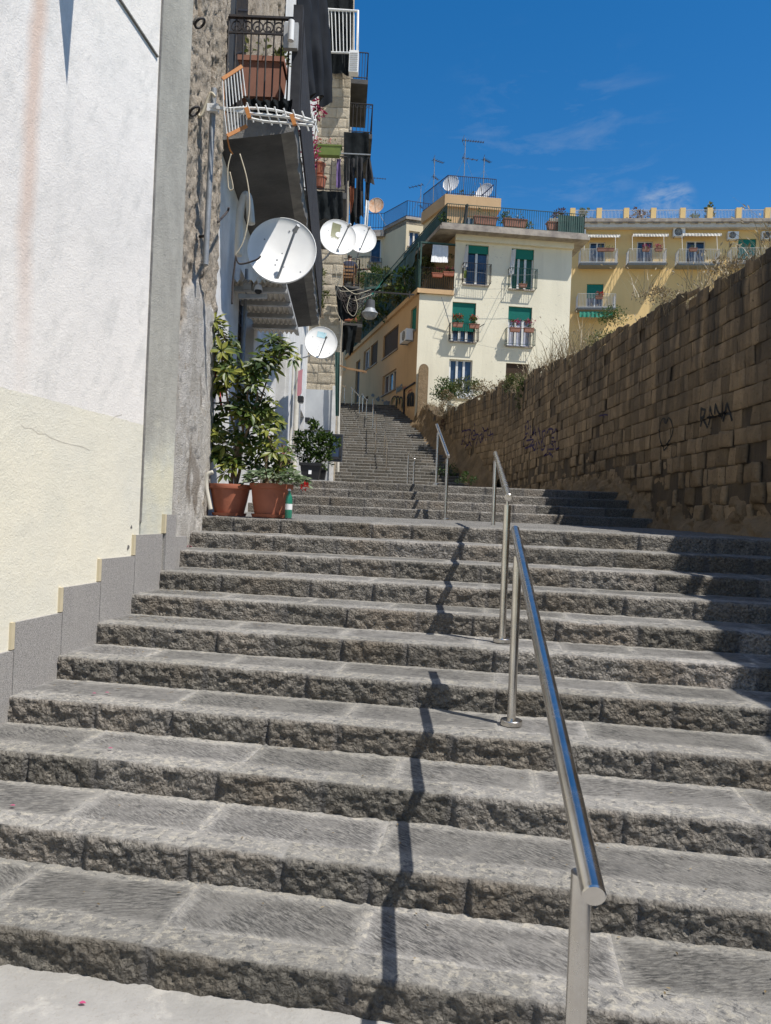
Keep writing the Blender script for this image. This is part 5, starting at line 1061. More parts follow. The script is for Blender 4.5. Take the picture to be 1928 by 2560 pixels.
# ---- second balcony further along, one floor up
def balcony(par, pl, a0, a1, z, dep, mat, rmat, h=.95, scroll=False, nb=14, th=.16):
    q = MB(); pbox(q, pl, a0, a1, z-th, z, 0, dep); b = sub(q.build('balcony', mat, par), par); r = MB()
    railing(r, pl.pt(a0, z, 0), pl.pt(a0, z, dep-.03), h, 6, .010, .06, .02); railing(r, pl.pt(a0, z, dep-.03), pl.pt(a1, z, dep-.03), h, nb*2, .010, .06, .02); railing(r, pl.pt(a1, z, 0), pl.pt(a1, z, dep-.03), h, 6, .010, .06, .02)
    if scroll:
        for i in range(5): c = pl.pt(a0, z+h-.09, dep*(i+.6)/5.2); r.tube(circ(c, .055, pl.n, UP, 12), .009, 5, False)
    r.build('railing', rmat, b); return b
zb2 = at(820, 478, 19.6)[2]; balcony(tn, PT, 11.6, 15.5, zb2, 1.2, m_under, m_iron, .95, True)
def hang(name, label, mat, q, n=(0, -1, 0), nf=4, amp=.05, cat='cloth', group=None, **k):
    m = MB(); cloth(m, *q, nf, amp, 30, 18, n=np.array(n, float), **k); return tag(m.build(name, mat, org=q[0], smooth=180), label, cat, group)
def quad(Y, *pp): return [at(x, y, Y) for x, y in pp]
hang('shade_cloth', 'black shade cloth over the end of the balcony with the green trough', m_black, quad(19.4, (787, 476), (857, 480), (858, 546), (789, 548)), nf=3, ragged=.12, sd=1, group='black shade cloths on balconies')
hang('tarpaulin', 'long dark blue tarpaulin hanging down from above the main balcony', m_navyc, [at(730, -70, 9.0), at(812, -70, 10.6), at(822, 258, 10.6), at(752, 232, 9.0)], n=(.6, -.8, 0), nf=3.2, amp=.12, ragged=.10, sd=3, cat='tarpaulin')
hang('black_netting', 'bunched black netting under the terracotta box on the main balcony', m_black, quad(7.82, (612, 246), (732, 250), (728, 290), (640, 284)), nf=5, amp=.06, sd=4, ragged=.5, group=None)
planter('planter_box', 'large terracotta box planter on the near end of the main balcony', at(655, 258, 8.35), .50, .34, .43, (1, 0, 0), m_terra2, m_leafd, None, 60, None, 2, .07, .2)
planter('green_trough', 'olive green plastic flower trough hung high in front of the pale stone tower', at(820, 391, 19.2), .70, .22, .26, (1, 0, 0), m_gpl, m_leafd, None, 40, (m_red, 2, .05), 3, .06, .12)
for i, (x, y, l) in enumerate(((800, 470, 'round terracotta pot at the foot of the balcony railing with the green trough'), (797, 436, 'smaller terracotta pot raised behind the iron railing under the green trough'))):
    t = thing('flower_pot', l, 'pot', at(x, y, 19.8)); roundpot(t, at(x, y, 19.8), .12, .17, .28, m_terra, saucer=False)
hang('purple_garment', 'purple garment hanging at the right end of the balcony railing', m_cpurple, quad(19.3, (842, 397), (851, 397), (853, 468), (841, 470)), nf=1, amp=.04, cat='laundry')
# ---- stone tower block that closes the view on the left
tw = thing('stone_tower_house', 'tall pale tuff house end beyond the tenement with balconies towards the stairs', 'building', (-2.3, 26, 2.6))
PE = PL((-3.6, 25.8), (1, 0), (0, -1)); block_wall(MB(), PE, 0, 1.78, 5.9, 20.5, .34, .3, .62, .06, .014, random.Random(4), .8, 1.15, .1, (lambda q: 20.5, None), None, .022).build('masonry', m_tower, tw, smooth=60)
MB().prism([(-3.6, 25.84), (-1.83, 25.84), (-2.7, 41), (-6, 41)], 2.4, 21).build('walls', m_tower, tw)
g_ = MB(); g_.prism([(-3.5, 25.45), (-1.98, 25.45), (-1.98, 25.9), (-3.5, 25.9)], 2.5, 5.95); g_.build('rendered_base', m_palegrey, tw); MB().box((-2.75, 25.43, 4.55), (1.55, .03, .05)).build('ledge', m_conc, tw)
MB().prism([(-1.98, 25.4), (-1.86, 25.4), (-1.86, 25.9), (-1.98, 25.9)], 2.5, 6.1).build('corner_strip', m_white, tw)
MB().tube([at(845, 1180, 25.6), at(847, 1000, 25.6), at(850, 940, 25.6)], .05, 10).build('drainpipe', m_pipe, tw, smooth=50)
PW2 = PL((-1.84, 25.9), (-.06, 1), (1, .06)); PW2.n = nrm(PW2.n)
zL = {1: at(870, 806, 33)[2], 2: at(870, 714, 26.3)[2], 3: at(890, 332, 26.3)[2], 4: at(870, 196, 26.3)[2]}
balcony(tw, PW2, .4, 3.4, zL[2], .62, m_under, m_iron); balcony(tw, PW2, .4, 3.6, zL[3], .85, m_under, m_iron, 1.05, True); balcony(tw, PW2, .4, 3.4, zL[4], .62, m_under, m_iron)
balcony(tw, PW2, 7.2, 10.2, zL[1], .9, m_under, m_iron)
G = 'black shade cloths on balconies'
hang('shade_cloth', 'black shade cloth on the balcony below the seated person', m_black, quad(25.5, (838, 714), (894, 722), (892, 792), (848, 802)), nf=2, amp=.06, sd=6, ragged=.2, group=G)
hang('shade_cloth', 'lowest black shade cloth hanging in front of the peach street side', m_black, quad(32.6, (846, 812), (894, 814), (882, 886), (852, 880)), nf=2, amp=.10, sd=7, ragged=.3, group=G)
hang('shade_cloth', 'black shade cloth under the iron balcony above the black laundry', m_black, quad(25.5, (860, 330), (923, 332), (921, 395), (860, 462)), nf=2, amp=.05, sd=8, ragged=.15, group=G)
hang('shade_cloth', 'topmost black shade cloth behind the white drying rack', m_black, quad(25.6, (815, -30), (884, -20), (880, 190), (820, 180)), nf=2, amp=.06, sd=9, ragged=.05, group=G)
hang('shade_cloth', 'dark cloth strip behind the hanging black laundry', m_black, quad(26.5, (872, 470), (900, 470), (900, 560), (876, 565)), nf=2, amp=.06, sd=19, ragged=.25, group=G)
# drying rack, air conditioner and laundry
rk = thing('drying_rack', 'white tubular drying rack fixed outside the topmost balcony', 'drying rack', at(858, 130, 25.4)); c = [at(x, y, 25.4) for x, y in ((819, 24), (895, 28), (894, 133), (824, 131))]
MB().tube(catm(c+[c[0]], 1), .05, 8).build('frame', m_wframe, rk, smooth=60); q = MB()
for i in range(1, 8): k = i/8; q.tube([c[0]*(1-k)+c[1]*k, c[3]*(1-k)+c[2]*k], .017, 5)
q.build('wire', m_wframe, rk)
PQ = PL((-2, 25.5), (1, 0), (0, -1)); ac_unit('air conditioner on a bracket beside the topmost black cloth', PQ, 874, 141, 897, 194, .3, None, fan=False)
rd = thing('clothes_rod', 'iron rod carrying black laundry out from the stone tower', 'rod', at(850, 384, 24.9)); MB().bar(at(846, 383, 24.9), at(927, 387, 24.9), .035).build('rod', m_galv, rd)
GL = 'laundry on the rod beside the stone tower'
hang('black_shirt', 'black shirt first from the tower on the laundry rod', m_clothes, quad(24.8, (872, 396), (888, 396), (887, 470), (872, 468)), nf=1.5, amp=.08, sd=11, cat='laundry', group=GL)
hang('orange_cloth', 'rust orange cloth below the first black shirt', m_corange, quad(24.8, (874, 466), (886, 466), (885, 500), (877, 540)), nf=1, amp=.06, sd=12, cat='laundry', group=GL)
hang('black_trousers', 'long black trousers in the middle of the laundry rod', m_clothes, quad(24.7, (893, 392), (908, 394), (909, 540), (888, 545)), nf=1.5, amp=.10, sd=13, cat='laundry', group=GL)
hang('black_jacket', 'black jacket at the outer end of the laundry rod with a loose sleeve', m_clothes, quad(24.6, (919, 394), (926, 394), (937, 462), (912, 455)), nf=1.5, amp=.07, sd=14, cat='laundry', group=GL)
hang('black_leggings', 'narrow black leggings under the jacket on the rod', m_clothes, quad(24.65, (914, 452), (926, 454), (922, 520), (912, 516)), nf=1, amp=.06, sd=15, cat='laundry', group=GL)
hang('white_towel', 'white towel hanging lowest at the outer end of the rod', m_cw, quad(24.6, (915, 500), (924, 502), (918, 580), (910, 585)), nf=1, amp=.05, sd=16, cat='laundry', group=GL)
hang('pink_towel', 'faded pink cloth hanging by the dark doorway behind the potted plants', m_pink, [PT.pt(PT.px(679, 950)[0], PT.px(680, 924)[1], .5), PT.pt(PT.px(690, 950)[0]-.3, PT.px(690, 924)[1], .55), PT.pt(PT.px(690, 950)[0]-.3, PT.px(690, 990)[1], .55), PT.pt(PT.px(679, 950)[0], PT.px(680, 992)[1], .5)], n=(0, -1, 0), nf=1, amp=.03, cat='laundry')
planter('balcony_planter', 'row of plants on the balcony above the lowest black cloth', at(870, 802, 32.6), .9, .25, .22, (1, 0, 0), m_terra, m_leafd, None, 60, None, 4, .1, .2)
clump('balcony_plant', 'dry climbing weeds on the tower wall left of the seated person', 'plant', at(808, 720, 24.5), (.22, .2, 1.0), 220, .12, m_leafd, 91)
clump('balcony_plant', 'small green plant beside the man on the balcony edge', 'plant', at(893, 790, 31), (.25, .25, .25), 80, .10, m_leafg, 92)
# ---- person sitting with the back to us
zf = zL[2]; px_ = at(872, 700, 26.9)[0]; ch = thing('chair', 'wooden slatted chair on the balcony above the street lamp', 'chair', (px_, 26.75, zf)); q = MB()
MB().box((px_, 26.95, zf+.44), (.42, .42, .04)).build('seat', m_wood, ch); q = MB()
for z in (.55, .68, .81): q.box((px_, 26.74, zf+z), (.40, .02, .07))
for s in (-1, 1): q.bar((px_+s*.2, 26.74, zf+.44), (px_+s*.2, 26.72, zf+.92), .035)
q.build('backrest', m_wood, ch)
for sx in (-1, 1):
    for y in (26.76, 27.14): MB().bar((px_+sx*.19, y, zf), (px_+sx*.19, y, zf+.42), .035).build('leg', m_wood, ch)
def skinned(name, mat, vs, es, rr, parent, sub_=2):
    me = bpy.data.meshes.new(name); o3 = ORG[parent.name]; me.from_pydata([tuple(np.array(v)-o3) for v in vs], es, []); me.materials.append(mat)
    o = bpy.data.objects.new(name, me); COL.objects.link(o); o.parent = parent; ORG[o.name] = o3
    m = o.modifiers.new('skin', 'SKIN'); m.use_smooth_shade = True
    for i, r in enumerate(rr): me.skin_vertices[0].data[i].radius = (r, r*.85)
    me.skin_vertices[0].data[0].use_root = True; s = o.modifiers.new('sub', 'SUBSURF'); s.levels = s.render_levels = sub_; return o
X = px_; b = lambda x, y, z: (X+x, 26.95+y, zf+z)
ps = thing('person', 'person in dark navy shirt sitting on a balcony chair seen from behind', 'person', (X, 26.95, zf))
vs = [b(0, 0, .55), b(0, -.03, .75), b(0, .02, .98), b(0, .07, 1.10), b(0, .12, 1.20), b(.17, .03, 1.0), b(.27, .07, .80), b(.20, .26, .66), b(.12, .34, .66), b(-.17, .03, 1.0), b(-.27, .07, .80), b(-.20, .26, .66), b(-.12, .34, .66), b(.11, .12, .54), b(.14, .46, .54), b(.14, .48, .1), b(.14, .58, .05), b(-.11, .12, .54), b(-.14, .46, .54), b(-.14, .48, .1), b(-.14, .58, .05), b(0, .16, 1.30)]
es = [(0, 1), (1, 2), (2, 3), (3, 4), (4, 21), (2, 5), (5, 6), (6, 7), (7, 8), (2, 9), (9, 10), (10, 11), (11, 12), (0, 13), (13, 14), (14, 15), (15, 16), (0, 17), (17, 18), (18, 19), (19, 20)]
skinned('body', m_skin, vs, es, [.15, .15, .16, .06, .085, .07, .05, .04, .03, .07, .05, .04, .03, .09, .07, .05, .04, .09, .07, .05, .04, .08], ps)
skinned('shirt', m_shirt, [b(0, -.01, .55), b(0, -.035, .75), b(0, .015, .98), b(0, .06, 1.07), b(.18, .03, 1.0), b(.275, .06, .84), b(-.18, .03, 1.0), b(-.275, .06, .84)], [(0, 1), (1, 2), (2, 3), (2, 4), (4, 5), (2, 6), (6, 7)], [.185, .185, .19, .09, .10, .075, .10, .075], ps)
skinned('trousers', m_trous, [b(0, 0, .53), b(.11, .12, .54), b(.14, .46, .54), b(.14, .48, .14), b(-.11, .12, .54), b(-.14, .46, .54), b(-.14, .48, .14)], [(0, 1), (1, 2), (2, 3), (0, 4), (4, 5), (5, 6)], [.18, .11, .085, .065, .11, .085, .065], ps)
skinned('hair', m_hair, [b(0, .085, 1.21), b(0, .11, 1.29), b(0, .16, 1.36)], [(0, 1), (1, 2)], [.075, .095, .08], ps)
# ---- street lamp on its long bracket, cable bundle
m_lamph = M('grey_lamp_metal', (.09, .09, .092), (.07, .07, .07), 8, .5)
lp = thing('street_lamp', 'grey bell shaped street lamp hanging from a long iron bracket', 'street lamp', at(925, 740, 25.5)); a, b_ = at(838, 722, 25.6), at(1036, 737, 25.5)
MB().bar(a, b_, .045).bar(b_-np.array([.16, 0, .12]), b_-np.array([.16, 0, -.12]), .03).build('bracket', m_iron, lp)
h = MB(); c = at(923, 745, 25.5); h.tube(circ(c-UP*.02, .09, (1, 0, 0), UP, 14), .014, 6, False); h.tube([c+UP*.14, c-UP*.14], .02, 6); h.tube(catm([at(858, 722, 25.5), at(870, 740, 25.5), at(905, 728, 25.5), at(918, 730, 25.5)], 6), .018, 6); h.build('scroll_hook', m_iron, lp)
c = at(926, 750, 25.5); MB().lathe([(0, .02), (.10, .0), (.155, -.02), (.165, -.26), (.175, -.27), (.175, -.30)], c, n=28).build('housing', m_lamph, lp, smooth=40)
MB().lathe([(.17, -.29), (.20, -.36), (.27, -.43), (.285, -.47), (.26, -.475), (.16, -.36)], c, n=28).build('reflector', m_galv, lp, smooth=40)
MB().lathe([(.255, -.465), (.235, -.56), (.16, -.64), (.07, -.67), (0, -.675)], c, n=28).build('lens', m_lens, lp, smooth=50)
cb2 = thing('cable_bundle', 'tangle of cables hanging from the lamp bracket at the tower corner', 'cables', at(870, 740, 25.4)); q = random.Random(2)
for i in range(16):
    x0, x1 = q.uniform(838, 860), q.uniform(880, 930); y0 = q.uniform(715, 735); sg = q.uniform(15, 50)
    MB().tube(catm([at(x0, y0, 25.4), at((x0+x1)/2-8, y0+sg, 25.3), at((x0+x1)/2+10, y0+sg*.9, 25.3), at(x1, y0+8, 25.4)], 6), .012, 5).build('cable', m_cablew if i % 8 == 0 else m_cable, cb2)
for pts in (((876, 738), (868, 772), (884, 790), (894, 768), (888, 740)), ((840, 660), (846, 720), (870, 728), (905, 722)), ((850, 690), (838, 760), (852, 800))): MB().tube(catm([at(x, y, 25.2) for x, y in pts], 7), .010, 5).build('cable', m_cablew, cb2)
wood = thing('wooden_pole', 'weathered wooden drying pole sticking out over the stairs', 'pole', at(875, 925, 27)); MB().bar(at(868, 921, 27), at(917, 930, 27), .07).bar(at(850, 914, 27), at(872, 922, 27), .05).build('pole', m_wood, wood)
nt_ = MB(); a, b_, c, d_ = at(838, 880, 25.2), at(850, 880, 25.2), at(848, 1040, 25.2), at(839, 1040, 25.2); cloth(nt_, a, b_, c, d_, 2, .03, 16, 30, n=np.array([0, -1, 0])); tag(nt_.build('green_netting', m_grniron, org=a, smooth=180), 'narrow strip of dark green netting down the tower corner', 'netting')
# ---- meter cabinet, wall lamps, iron rings
mcx = thing('meter_cabinet', 'dark grey metal cabinet with a glazed door at foot of the tower corner', 'cabinet', at(840, 1154, 24.6)); c = at(840, 1120, 24.6)
MB().box(c, (.44, .26, .90)).build('case', m_darkd, mcx); q = MB(); [q.box(c+np.array(o), s) for o, s in (((0, -.145, .40), (.40, .03, .05)), ((0, -.145, -.34), (.40, .03, .09)), ((-.18, -.145, .03), (.05, .03, .7)), ((.16, -.145, .03), (.07, .03, .7)))]; q.build('door_frame', m_blackpl, mcx); MB().box(c+np.array([-.02, -.137, .03]), (.31, .012, .68)).build('pane', m_glass, mcx)
for x, y, l in ((752, 998, 'upper black wall lamp on the pale wall behind the green bush'), (769, 1050, 'lower black wall lamp on the pale wall beside the tower base')):
    t = thing('wall_lamp', l, 'lamp', at(x, y, 18 if x < 760 else 22), 'black wall lamps'); c = at(x, y, 18 if x < 760 else 22); MB().box(c, (.13, .2, .13)).build('body', m_blackpl, t); MB().box(c-UP*.085, (.10, .15, .03)).build('lens', m_lens, t)
tag(MB().box(at(739, 1128, 16.2), (.07, .02, .23)).build('paper_notice', m_cw, org=at(739, 1128, 16.2)), 'small white paper notice by the doorway behind the red leaved plant', 'notice')
for x, y, l in ((483, 57, 'rusty iron ring at the top of the rough stone wall'), (470, 277, 'rusty iron ring with a cream cable on the rough stone wall')):
    a, z = PR1.px(x, y); c = PR1.pt(a, z, .06); t = thing('iron_ring', l, 'ring', c, 'iron rings in the stone wall'); MB().tube(circ(c, .05, PR1.u, nrm(PR1.n+UP*.8), 16), .011, 6, False).build('ring', m_iron, t, smooth=180); MB().bar(c-PR1.n*.14, c-PR1.n*.04, .02).build('pin', m_iron, t)
# ---- mast and television aerial in front of the stone wall
ta = thing('wall_aerial', 'white television aerial with orange clips on a grey mast against the stone wall', 'antenna', at(515, 655, 6.9))
Y = 6.9; MB().tube([at(514, 662, Y), at(535, 222, Y)], .027, 14).build('mast', m_galv, ta, smooth=60)
MB().box(at(533, 272, Y-.03), (.10, .06, .07)).build('clamp', m_dish, ta); MB().tube([at(511, 590, Y+.02), at(500, 592, Y+.12)], .015, 8).build('clamp', m_iron, ta)
q = MB(); q.bar(at(525, 266, Y-.05), at(620, 282, Y-.1), .022, .03)
for p_, s in (([(565, 272), (620, 270), (690, 276), (790, 303)], .018), ([(615, 293), (660, 303), (720, 308), (782, 314)], .018), ([(620, 283), (700, 291), (740, 297), (785, 308)], .02)): q.tube(catm([at(x, y, Y-.1) for x, y in p_], 5), s*.62, 6)
q.build('boom', m_wframe, ta, smooth=60); q = MB()
for i in range(8): x = 620+i*23; y = 280+i*3.6; q.bar(at(x-3, y-24, Y-.14), at(x+14, y+26, Y-.04), .011)
q.build('director', m_wframe, ta)
for pts in (((556, 198), (605, 166), (614, 240), (560, 276)), ((560, 274), (616, 262), (617, 315), (568, 340))):
    a, b_, c, d_ = [at(x, y, Y-.1+.0016*(x-590)) for x, y in pts]; q = MB()
    for i in range(8): k = i/7; q.tube([a*(1-k)+b_*k, d_*(1-k)+c*k], .0055, 5)
    q.build('reflector_panel', m_wframe, ta); MB().bar(a if pts[0][1] < 250 else d_, b_ if pts[0][1] < 250 else c, .02, .03).build('clip', m_orn, ta)
for x, y in ((620, 283), (733, 300)): c = at(x, y, Y-.12); MB().box(c, (.035, .03, .10), (.94, 0, .34), (0, 1, 0), (-.34, 0, .94)).build('clip', m_orn, ta)
MB().tube(catm([at(x, y, 6.9) for x, y in ((556, 198), (570, 350), (582, 385))], 4), .008, 5).build('side_wire', m_orn, ta)
cbl = thing('aerial_cables', 'cream and black cables running down the stone wall to the large dish', 'cables', at(560, 500, 7.5))
for pts, m_, r in (([(474, 280), (462, 300), (465, 330), (472, 342)], m_cablew, .012), ([(476, 278), (492, 278), (503, 290), (525, 235), (538, 242)], m_cablew, .013), ([(578, 385), (570, 420), (572, 470), (583, 470), (575, 430)], m_cablew, .006), ([(600, 385), (618, 450), (624, 520), (610, 600), (588, 640)], m_cablew, .007), ([(590, 640), (600, 660), (640, 650), (652, 640)], m_cable, .009), ([(590, 640), (583, 700), (580, 760)], m_cable, .01), ([(572, 520), (568, 530), (545, 555)], m_cable, .012)):
    MB().tube(catm([at(x, y, 7.75) if x > 560 else at(x, y, 6.85) for x, y in pts], 7), r, 6).build('cable', m_, cbl, smooth=180)
MB().tube(catm([at(x, y, 8.3) for x, y in ((596, 640), (600, 540), (612, 490), (622, 500), (628, 560))], 7), .045, 8).build('corrugated_hose', m_pipe, cbl, smooth=180)
# ---- satellite dishes on the left side
dish('satellite_dish', 'largest white satellite dish under the balcony, partly shaded, without a sticker', at(705, 625, 8.9), (.10, -.965, .24), .425, mount=PT.at(660, 735, .02), fl=1.0, adir=(.34, .30, .62), roll=-.12)
t, (rt, up, nv, D) = dish('satellite_dish', 'white satellite dish with an olive sticker behind the largest dish', at(846, 592, 15.4), (.25, -.93, .26), .40, mount=at(800, 655, 16.2), adir=(.36, .26, .62), roll=-.15)
def dl(c, R, sx, sy, o=.004): return np.asarray(c)+nv*(D*(sx*sx+sy*sy-1)+o)+rt*R*sx+up*R*sy
c0 = at(846, 592, 15.4); s_ = -1
q = MB(); n_ = 8; P = np.array([[dl(c0, .40, x, y) for x in np.linspace(-.40, .06, n_)] for y in np.linspace(.02, .80, n_)]); q.grid(P); st_ = q.build('sticker', m_logo, t)
P = [dl(c0, .40, .0+.155*math.cos(w), .23+.155*math.sin(w), .008) for w in np.linspace(0, 2*math.pi, 20)[:-1]]; MB().add(P, [tuple(range(19))]).build('emblem', m_dish, sub(st_, t))
def letters(text, org, ux, uy, size, mat, parent, name='lettering'):
    cu = bpy.data.curves.new('t', 'FONT'); cu.body = text; cu.size = size; cu.extrude = .001; cu.resolution_u = 2; to = bpy.data.objects.new('t', cu); COL.objects.link(to)
    me = bpy.data.meshes.new_from_object(to.evaluated_get(bpy.context.evaluated_depsgraph_get())); bpy.data.objects.remove(to)
    m = MB(); zz = np.cross(ux, uy); m.add([np.asarray(org)+np.asarray(ux)*v.co.x+np.asarray(uy)*v.co.y+zz*v.co.z for v in me.vertices], [tuple(p.vertices) for p in me.polygons]); return m.build(name, mat, parent)
L0 = dl(c0, .40, -.39, -.07, .010); ux = nrm(dl(c0, .40, .02, -.07, .01)-L0); letters('GALAXY', L0, ux, nrm(up-ux*(up@ux)), .047, m_logo, t)
dish('satellite_dish', 'white satellite dish half hidden behind the dish with the sticker', at(904, 596, 17.0), (.2, -.94, .26), .36, mount=at(890, 650, 17.5), adir=(.3, .3, .62), roll=-.15)
t4, (rt, up, nv, D) = dish('satellite_dish', 'lowest white satellite dish with a faded cyan sticker in front of the stone tower', at(803, 856, 16.6), (.15, -.95, .25), .375, mount=PT.at(752, 895, .02), adir=(.25, .02, .62), roll=-.15)
c4_ = at(803, 856, 16.6); q = MB(); q.grid(np.array([[dl(c4_, .375, x, y) for x in np.linspace(-.32, .22, 7)] for y in np.linspace(.38, .72, 6)])); q.build('sticker', m_cyan, t4)
scam = thing('security_camera', 'white dome security camera with aerial on a grey arm below the large dish', 'camera', at(647, 730, 9.2)); c = at(646, 726, 9.2)
MB().lathe([(0, .07), (.035, .065), (.05, .03), (.052, 0), (.0, 0)], c, n=20).build('housing', m_dish, scam, smooth=50); MB().lathe([(.045, 0), (.042, -.025), (.02, -.042), (0, -.045)], c, n=20).build('dome', m_blackpl, scam, smooth=60); MB().tube([c+np.array([0, 0, .06]), c+np.array([-.02, 0, .17])], .008, 6).build('aerial', m_dish, scam)
MB().bar(at(597, 741, 9.25), at(668, 741, 9.25), .055).build('arm', m_dishg, scam); MB().box(at(620, 714, 9.3), (.10, .1, .12)).build('junction_box', m_dishg, scam)
# ------------------------------------------------------------------ potted plants on the landing
def whorl(mb, p, ax, L, q, n=7, t=None):
    ax = nrm(ax); a = nrm(np.cross(ax, (.3, .5, .8))); b = np.cross(ax, a); t = q.uniform(.1, .9) if t is None else t; w0 = q.uniform(0, 6)
    for i in range(n):
        w = w0+2*math.pi*i/n+q.uniform(-.2, .2); d = (a*math.cos(w)+b*math.sin(w))*.9+ax*q.uniform(-.15, .45)-UP*.12
        mb.leaf(p+d*L*.12, d, ax, L*q.uniform(.75, 1.15), L*.36, min(1, max(0, t+q.uniform(-.18, .18)+(.35 if q.random() < .13 else 0))))
def schefflera(t, cl, Y, base, seed, nst=3, dens=1., L=.125):
    q = random.Random(seed); f = MB(); C_ = []
    for x, y, r in cl:
        c = at(x, y, Y+q.uniform(-.12, .12)); R = r*Y/FP; C_.append(c); up = nrm([q.uniform(-.2, .4), -.25, 1])
        for k in range(int(9*dens*max(1, r/34))):
            d = nrm([q.gauss(0, 1), q.gauss(0, 1), q.gauss(.1, 1)])*R*q.uniform(.25, 1)**.6; whorl(f, c+d, nrm(d+up*R*1.0+np.array([.1*R, -.4*R, 0])), L*q.uniform(.7, 1.1), q, 7, q.uniform(.05, .95))
    f.build('foliage', m_leafy, t)
    for k in range(nst):
        tg = C_[(k*5) % len(C_)]; b = base+np.array([q.uniform(-.07, .07), q.uniform(-.05, .05), 0])
        MB().tube(catm([b, b+np.array([q.uniform(-.05, .05), 0, .35]), (b+tg)/2+np.array([q.uniform(-.06, .06), 0, .1]), tg], 5), [.020-.0009*i for i in range(16)], 8).build('stem', m_bark, t, smooth=180)
    tw = MB()
    for c in C_:
        b = min(C_, key=lambda o: np.linalg.norm(o-c) if o[2] < c[2]-.05 else 9); b = b if b[2] < c[2]-.05 else base
        tw.tube([b, (b+c)/2+np.array([q.uniform(-.04, .04), 0, 0]), c], [.010, .008, .005], 5)
    tw.build('branch', m_bark, t)
b1 = at(573, 1289, 8.0); b1[2] = 1.662
t = thing('potted_plant', 'tall variegated umbrella plant in the left round ribbed terracotta pot', 'potted plant', b1, 'potted plants on the landing'); roundpot(t, b1, .150, .218, .335, m_terra, ribs=1); MB().lathe([(0, .30), (.205, .30)], b1, n=30).build('soil', m_soil, t)
schefflera(t, [(545, 822, 30), (566, 855, 28), (550, 880, 26), (545, 935, 34), (585, 918, 38), (622, 945, 40), (568, 975, 40), (615, 1000, 44), (556, 1030, 36), (600, 1050, 42), (645, 985, 36), (650, 1035, 38), (560, 1100, 30), (600, 1105, 34), (535, 1075, 26), (692, 868, 32), (716, 884, 24), (668, 902, 24), (650, 925, 28), (575, 1165, 26), (545, 1140, 22)], 7.95, b1+UP*.3, 3, 4, 1.0, .14)
b2 = at(676, 1291, 7.95); b2[2] = 1.662
t = thing('potted_plant', 'leafy plant with white edged leaves and a red geranium in the right terracotta pot', 'potted plant', b2, 'potted plants on the landing'); roundpot(t, b2, .165, .222, .355, m_terra); MB().lathe([(0, .31), (.21, .31)], b2, n=30).build('soil', m_soil, t)
schefflera(t, [(668, 1085, 32), (690, 1125, 34), (650, 1130, 34), (625, 1120, 30), (682, 1055, 26), (640, 1170, 30), (700, 1165, 26), (672, 1020, 20)], 8.05, b2+UP*.3, 8, 2, 1.0, .12)
f = MB(); q = random.Random(21)
for i in range(260):
    w = q.uniform(0, 6.28); r = .27*q.random()**.5; p = b2+np.array([.05+r*math.cos(w)*1.25, r*math.sin(w)-.03, .36+.12*(1-(r/.27)**2)+q.uniform(-.03, .05)]); d = nrm([math.cos(w), math.sin(w)-.25, q.uniform(-.5, .35)]); f.leaf(p, d, nrm([q.gauss(0, .4), q.gauss(-.3, .4), 1]), q.uniform(.07, .12), q.uniform(.045, .07), q.uniform(.1, 1))
f.build('low_foliage', m_leafw, t)
fl = MB(); c = at(762, 1217, 7.75); leafball(fl, c, (.035, .035, .035), 60, .03, 4, 0, 1); MB().tube(catm([b2+UP*.36, (b2+UP*.42+c)/2+UP*.06, c], 5), .004, 5).build('stalk', m_leafg, t); fl.build('flower', m_red, t)
b3_ = at(776, 1195, 15.2); b3_[2] = 2.30
t = thing('potted_bush', 'glossy green bush in a black square planter beside the tower base', 'potted plant', b3_, 'potted plants on the landing'); m = MB(); ux, uy = np.array([1., 0, 0]), np.array([0, 1., 0]); b3_ = at(777, 1196, 15.2)
def ring(c, l, z): return [c+ux*sx*l/2+uy*sy*l/2+UP*z for sx, sy in ((-1, -1), (1, -1), (1, 1), (-1, 1))]
m.grid(np.array([ring(b3_, .33, -.02), ring(b3_, .40, .24), ring(b3_, .45, .25), ring(b3_, .46, .31), ring(b3_, .41, .31), ring(b3_, .40, .26)]), wrap=True); m.build('pot', m_blackpl, t); MB().add(ring(b3_, .42, .27), [(0, 1, 2, 3)]).build('soil', m_soil, t); MB().box(b3_+np.array([.0, -.195, .12]), (.06, .01, .09), (1, 0, 0), (0, .97, -.25), (0, .25, .97)).build('label', m_cw, t)
f = MB()
for x, y, r in ((785, 1120, 26), (765, 1100, 22), (805, 1115, 24), (790, 1080, 18), (760, 1130, 22), (810, 1150, 22), (748, 1092, 13), (785, 1060, 10), (822, 1098, 14), (838, 1110, 12), (780, 1150, 26), (748, 1112, 14), (803, 1092, 12), (815, 1128, 20)):
    R = r*15.2/FP; leafball(f, at(x, y, 15.2), (R, R, R), int(r*7), .085, x, .05, .95, .5)
f.build('foliage', m_leafg, t); s = MB(); [s.tube(catm([b3_+UP*.28, at(x, y+40, 15.2), at(x, y, 15.2)], 4), .010, 5) for x, y in ((775, 1110), (795, 1090), (765, 1090), (820, 1105))]; s.build('stem', m_bark, t)
b4_ = at(800, 1197, 15.8); t = thing('black_pot', 'small black pot half hidden behind the black square planter', 'pot', b4_); m = MB(); m.grid(np.array([ring(b4_, .2, -.02), ring(b4_, .25, .18), ring(b4_, .28, .185), ring(b4_, .28, .22), ring(b4_, .25, .22), ring(b4_, .25, .16)]), wrap=True); m.build('pot', m_blackpl, t); f = MB(); leafball(f, b4_+UP*.33, (.12, .12, .14), 60, .06, 5, .1, .9); f.build('foliage', m_leafg, t)
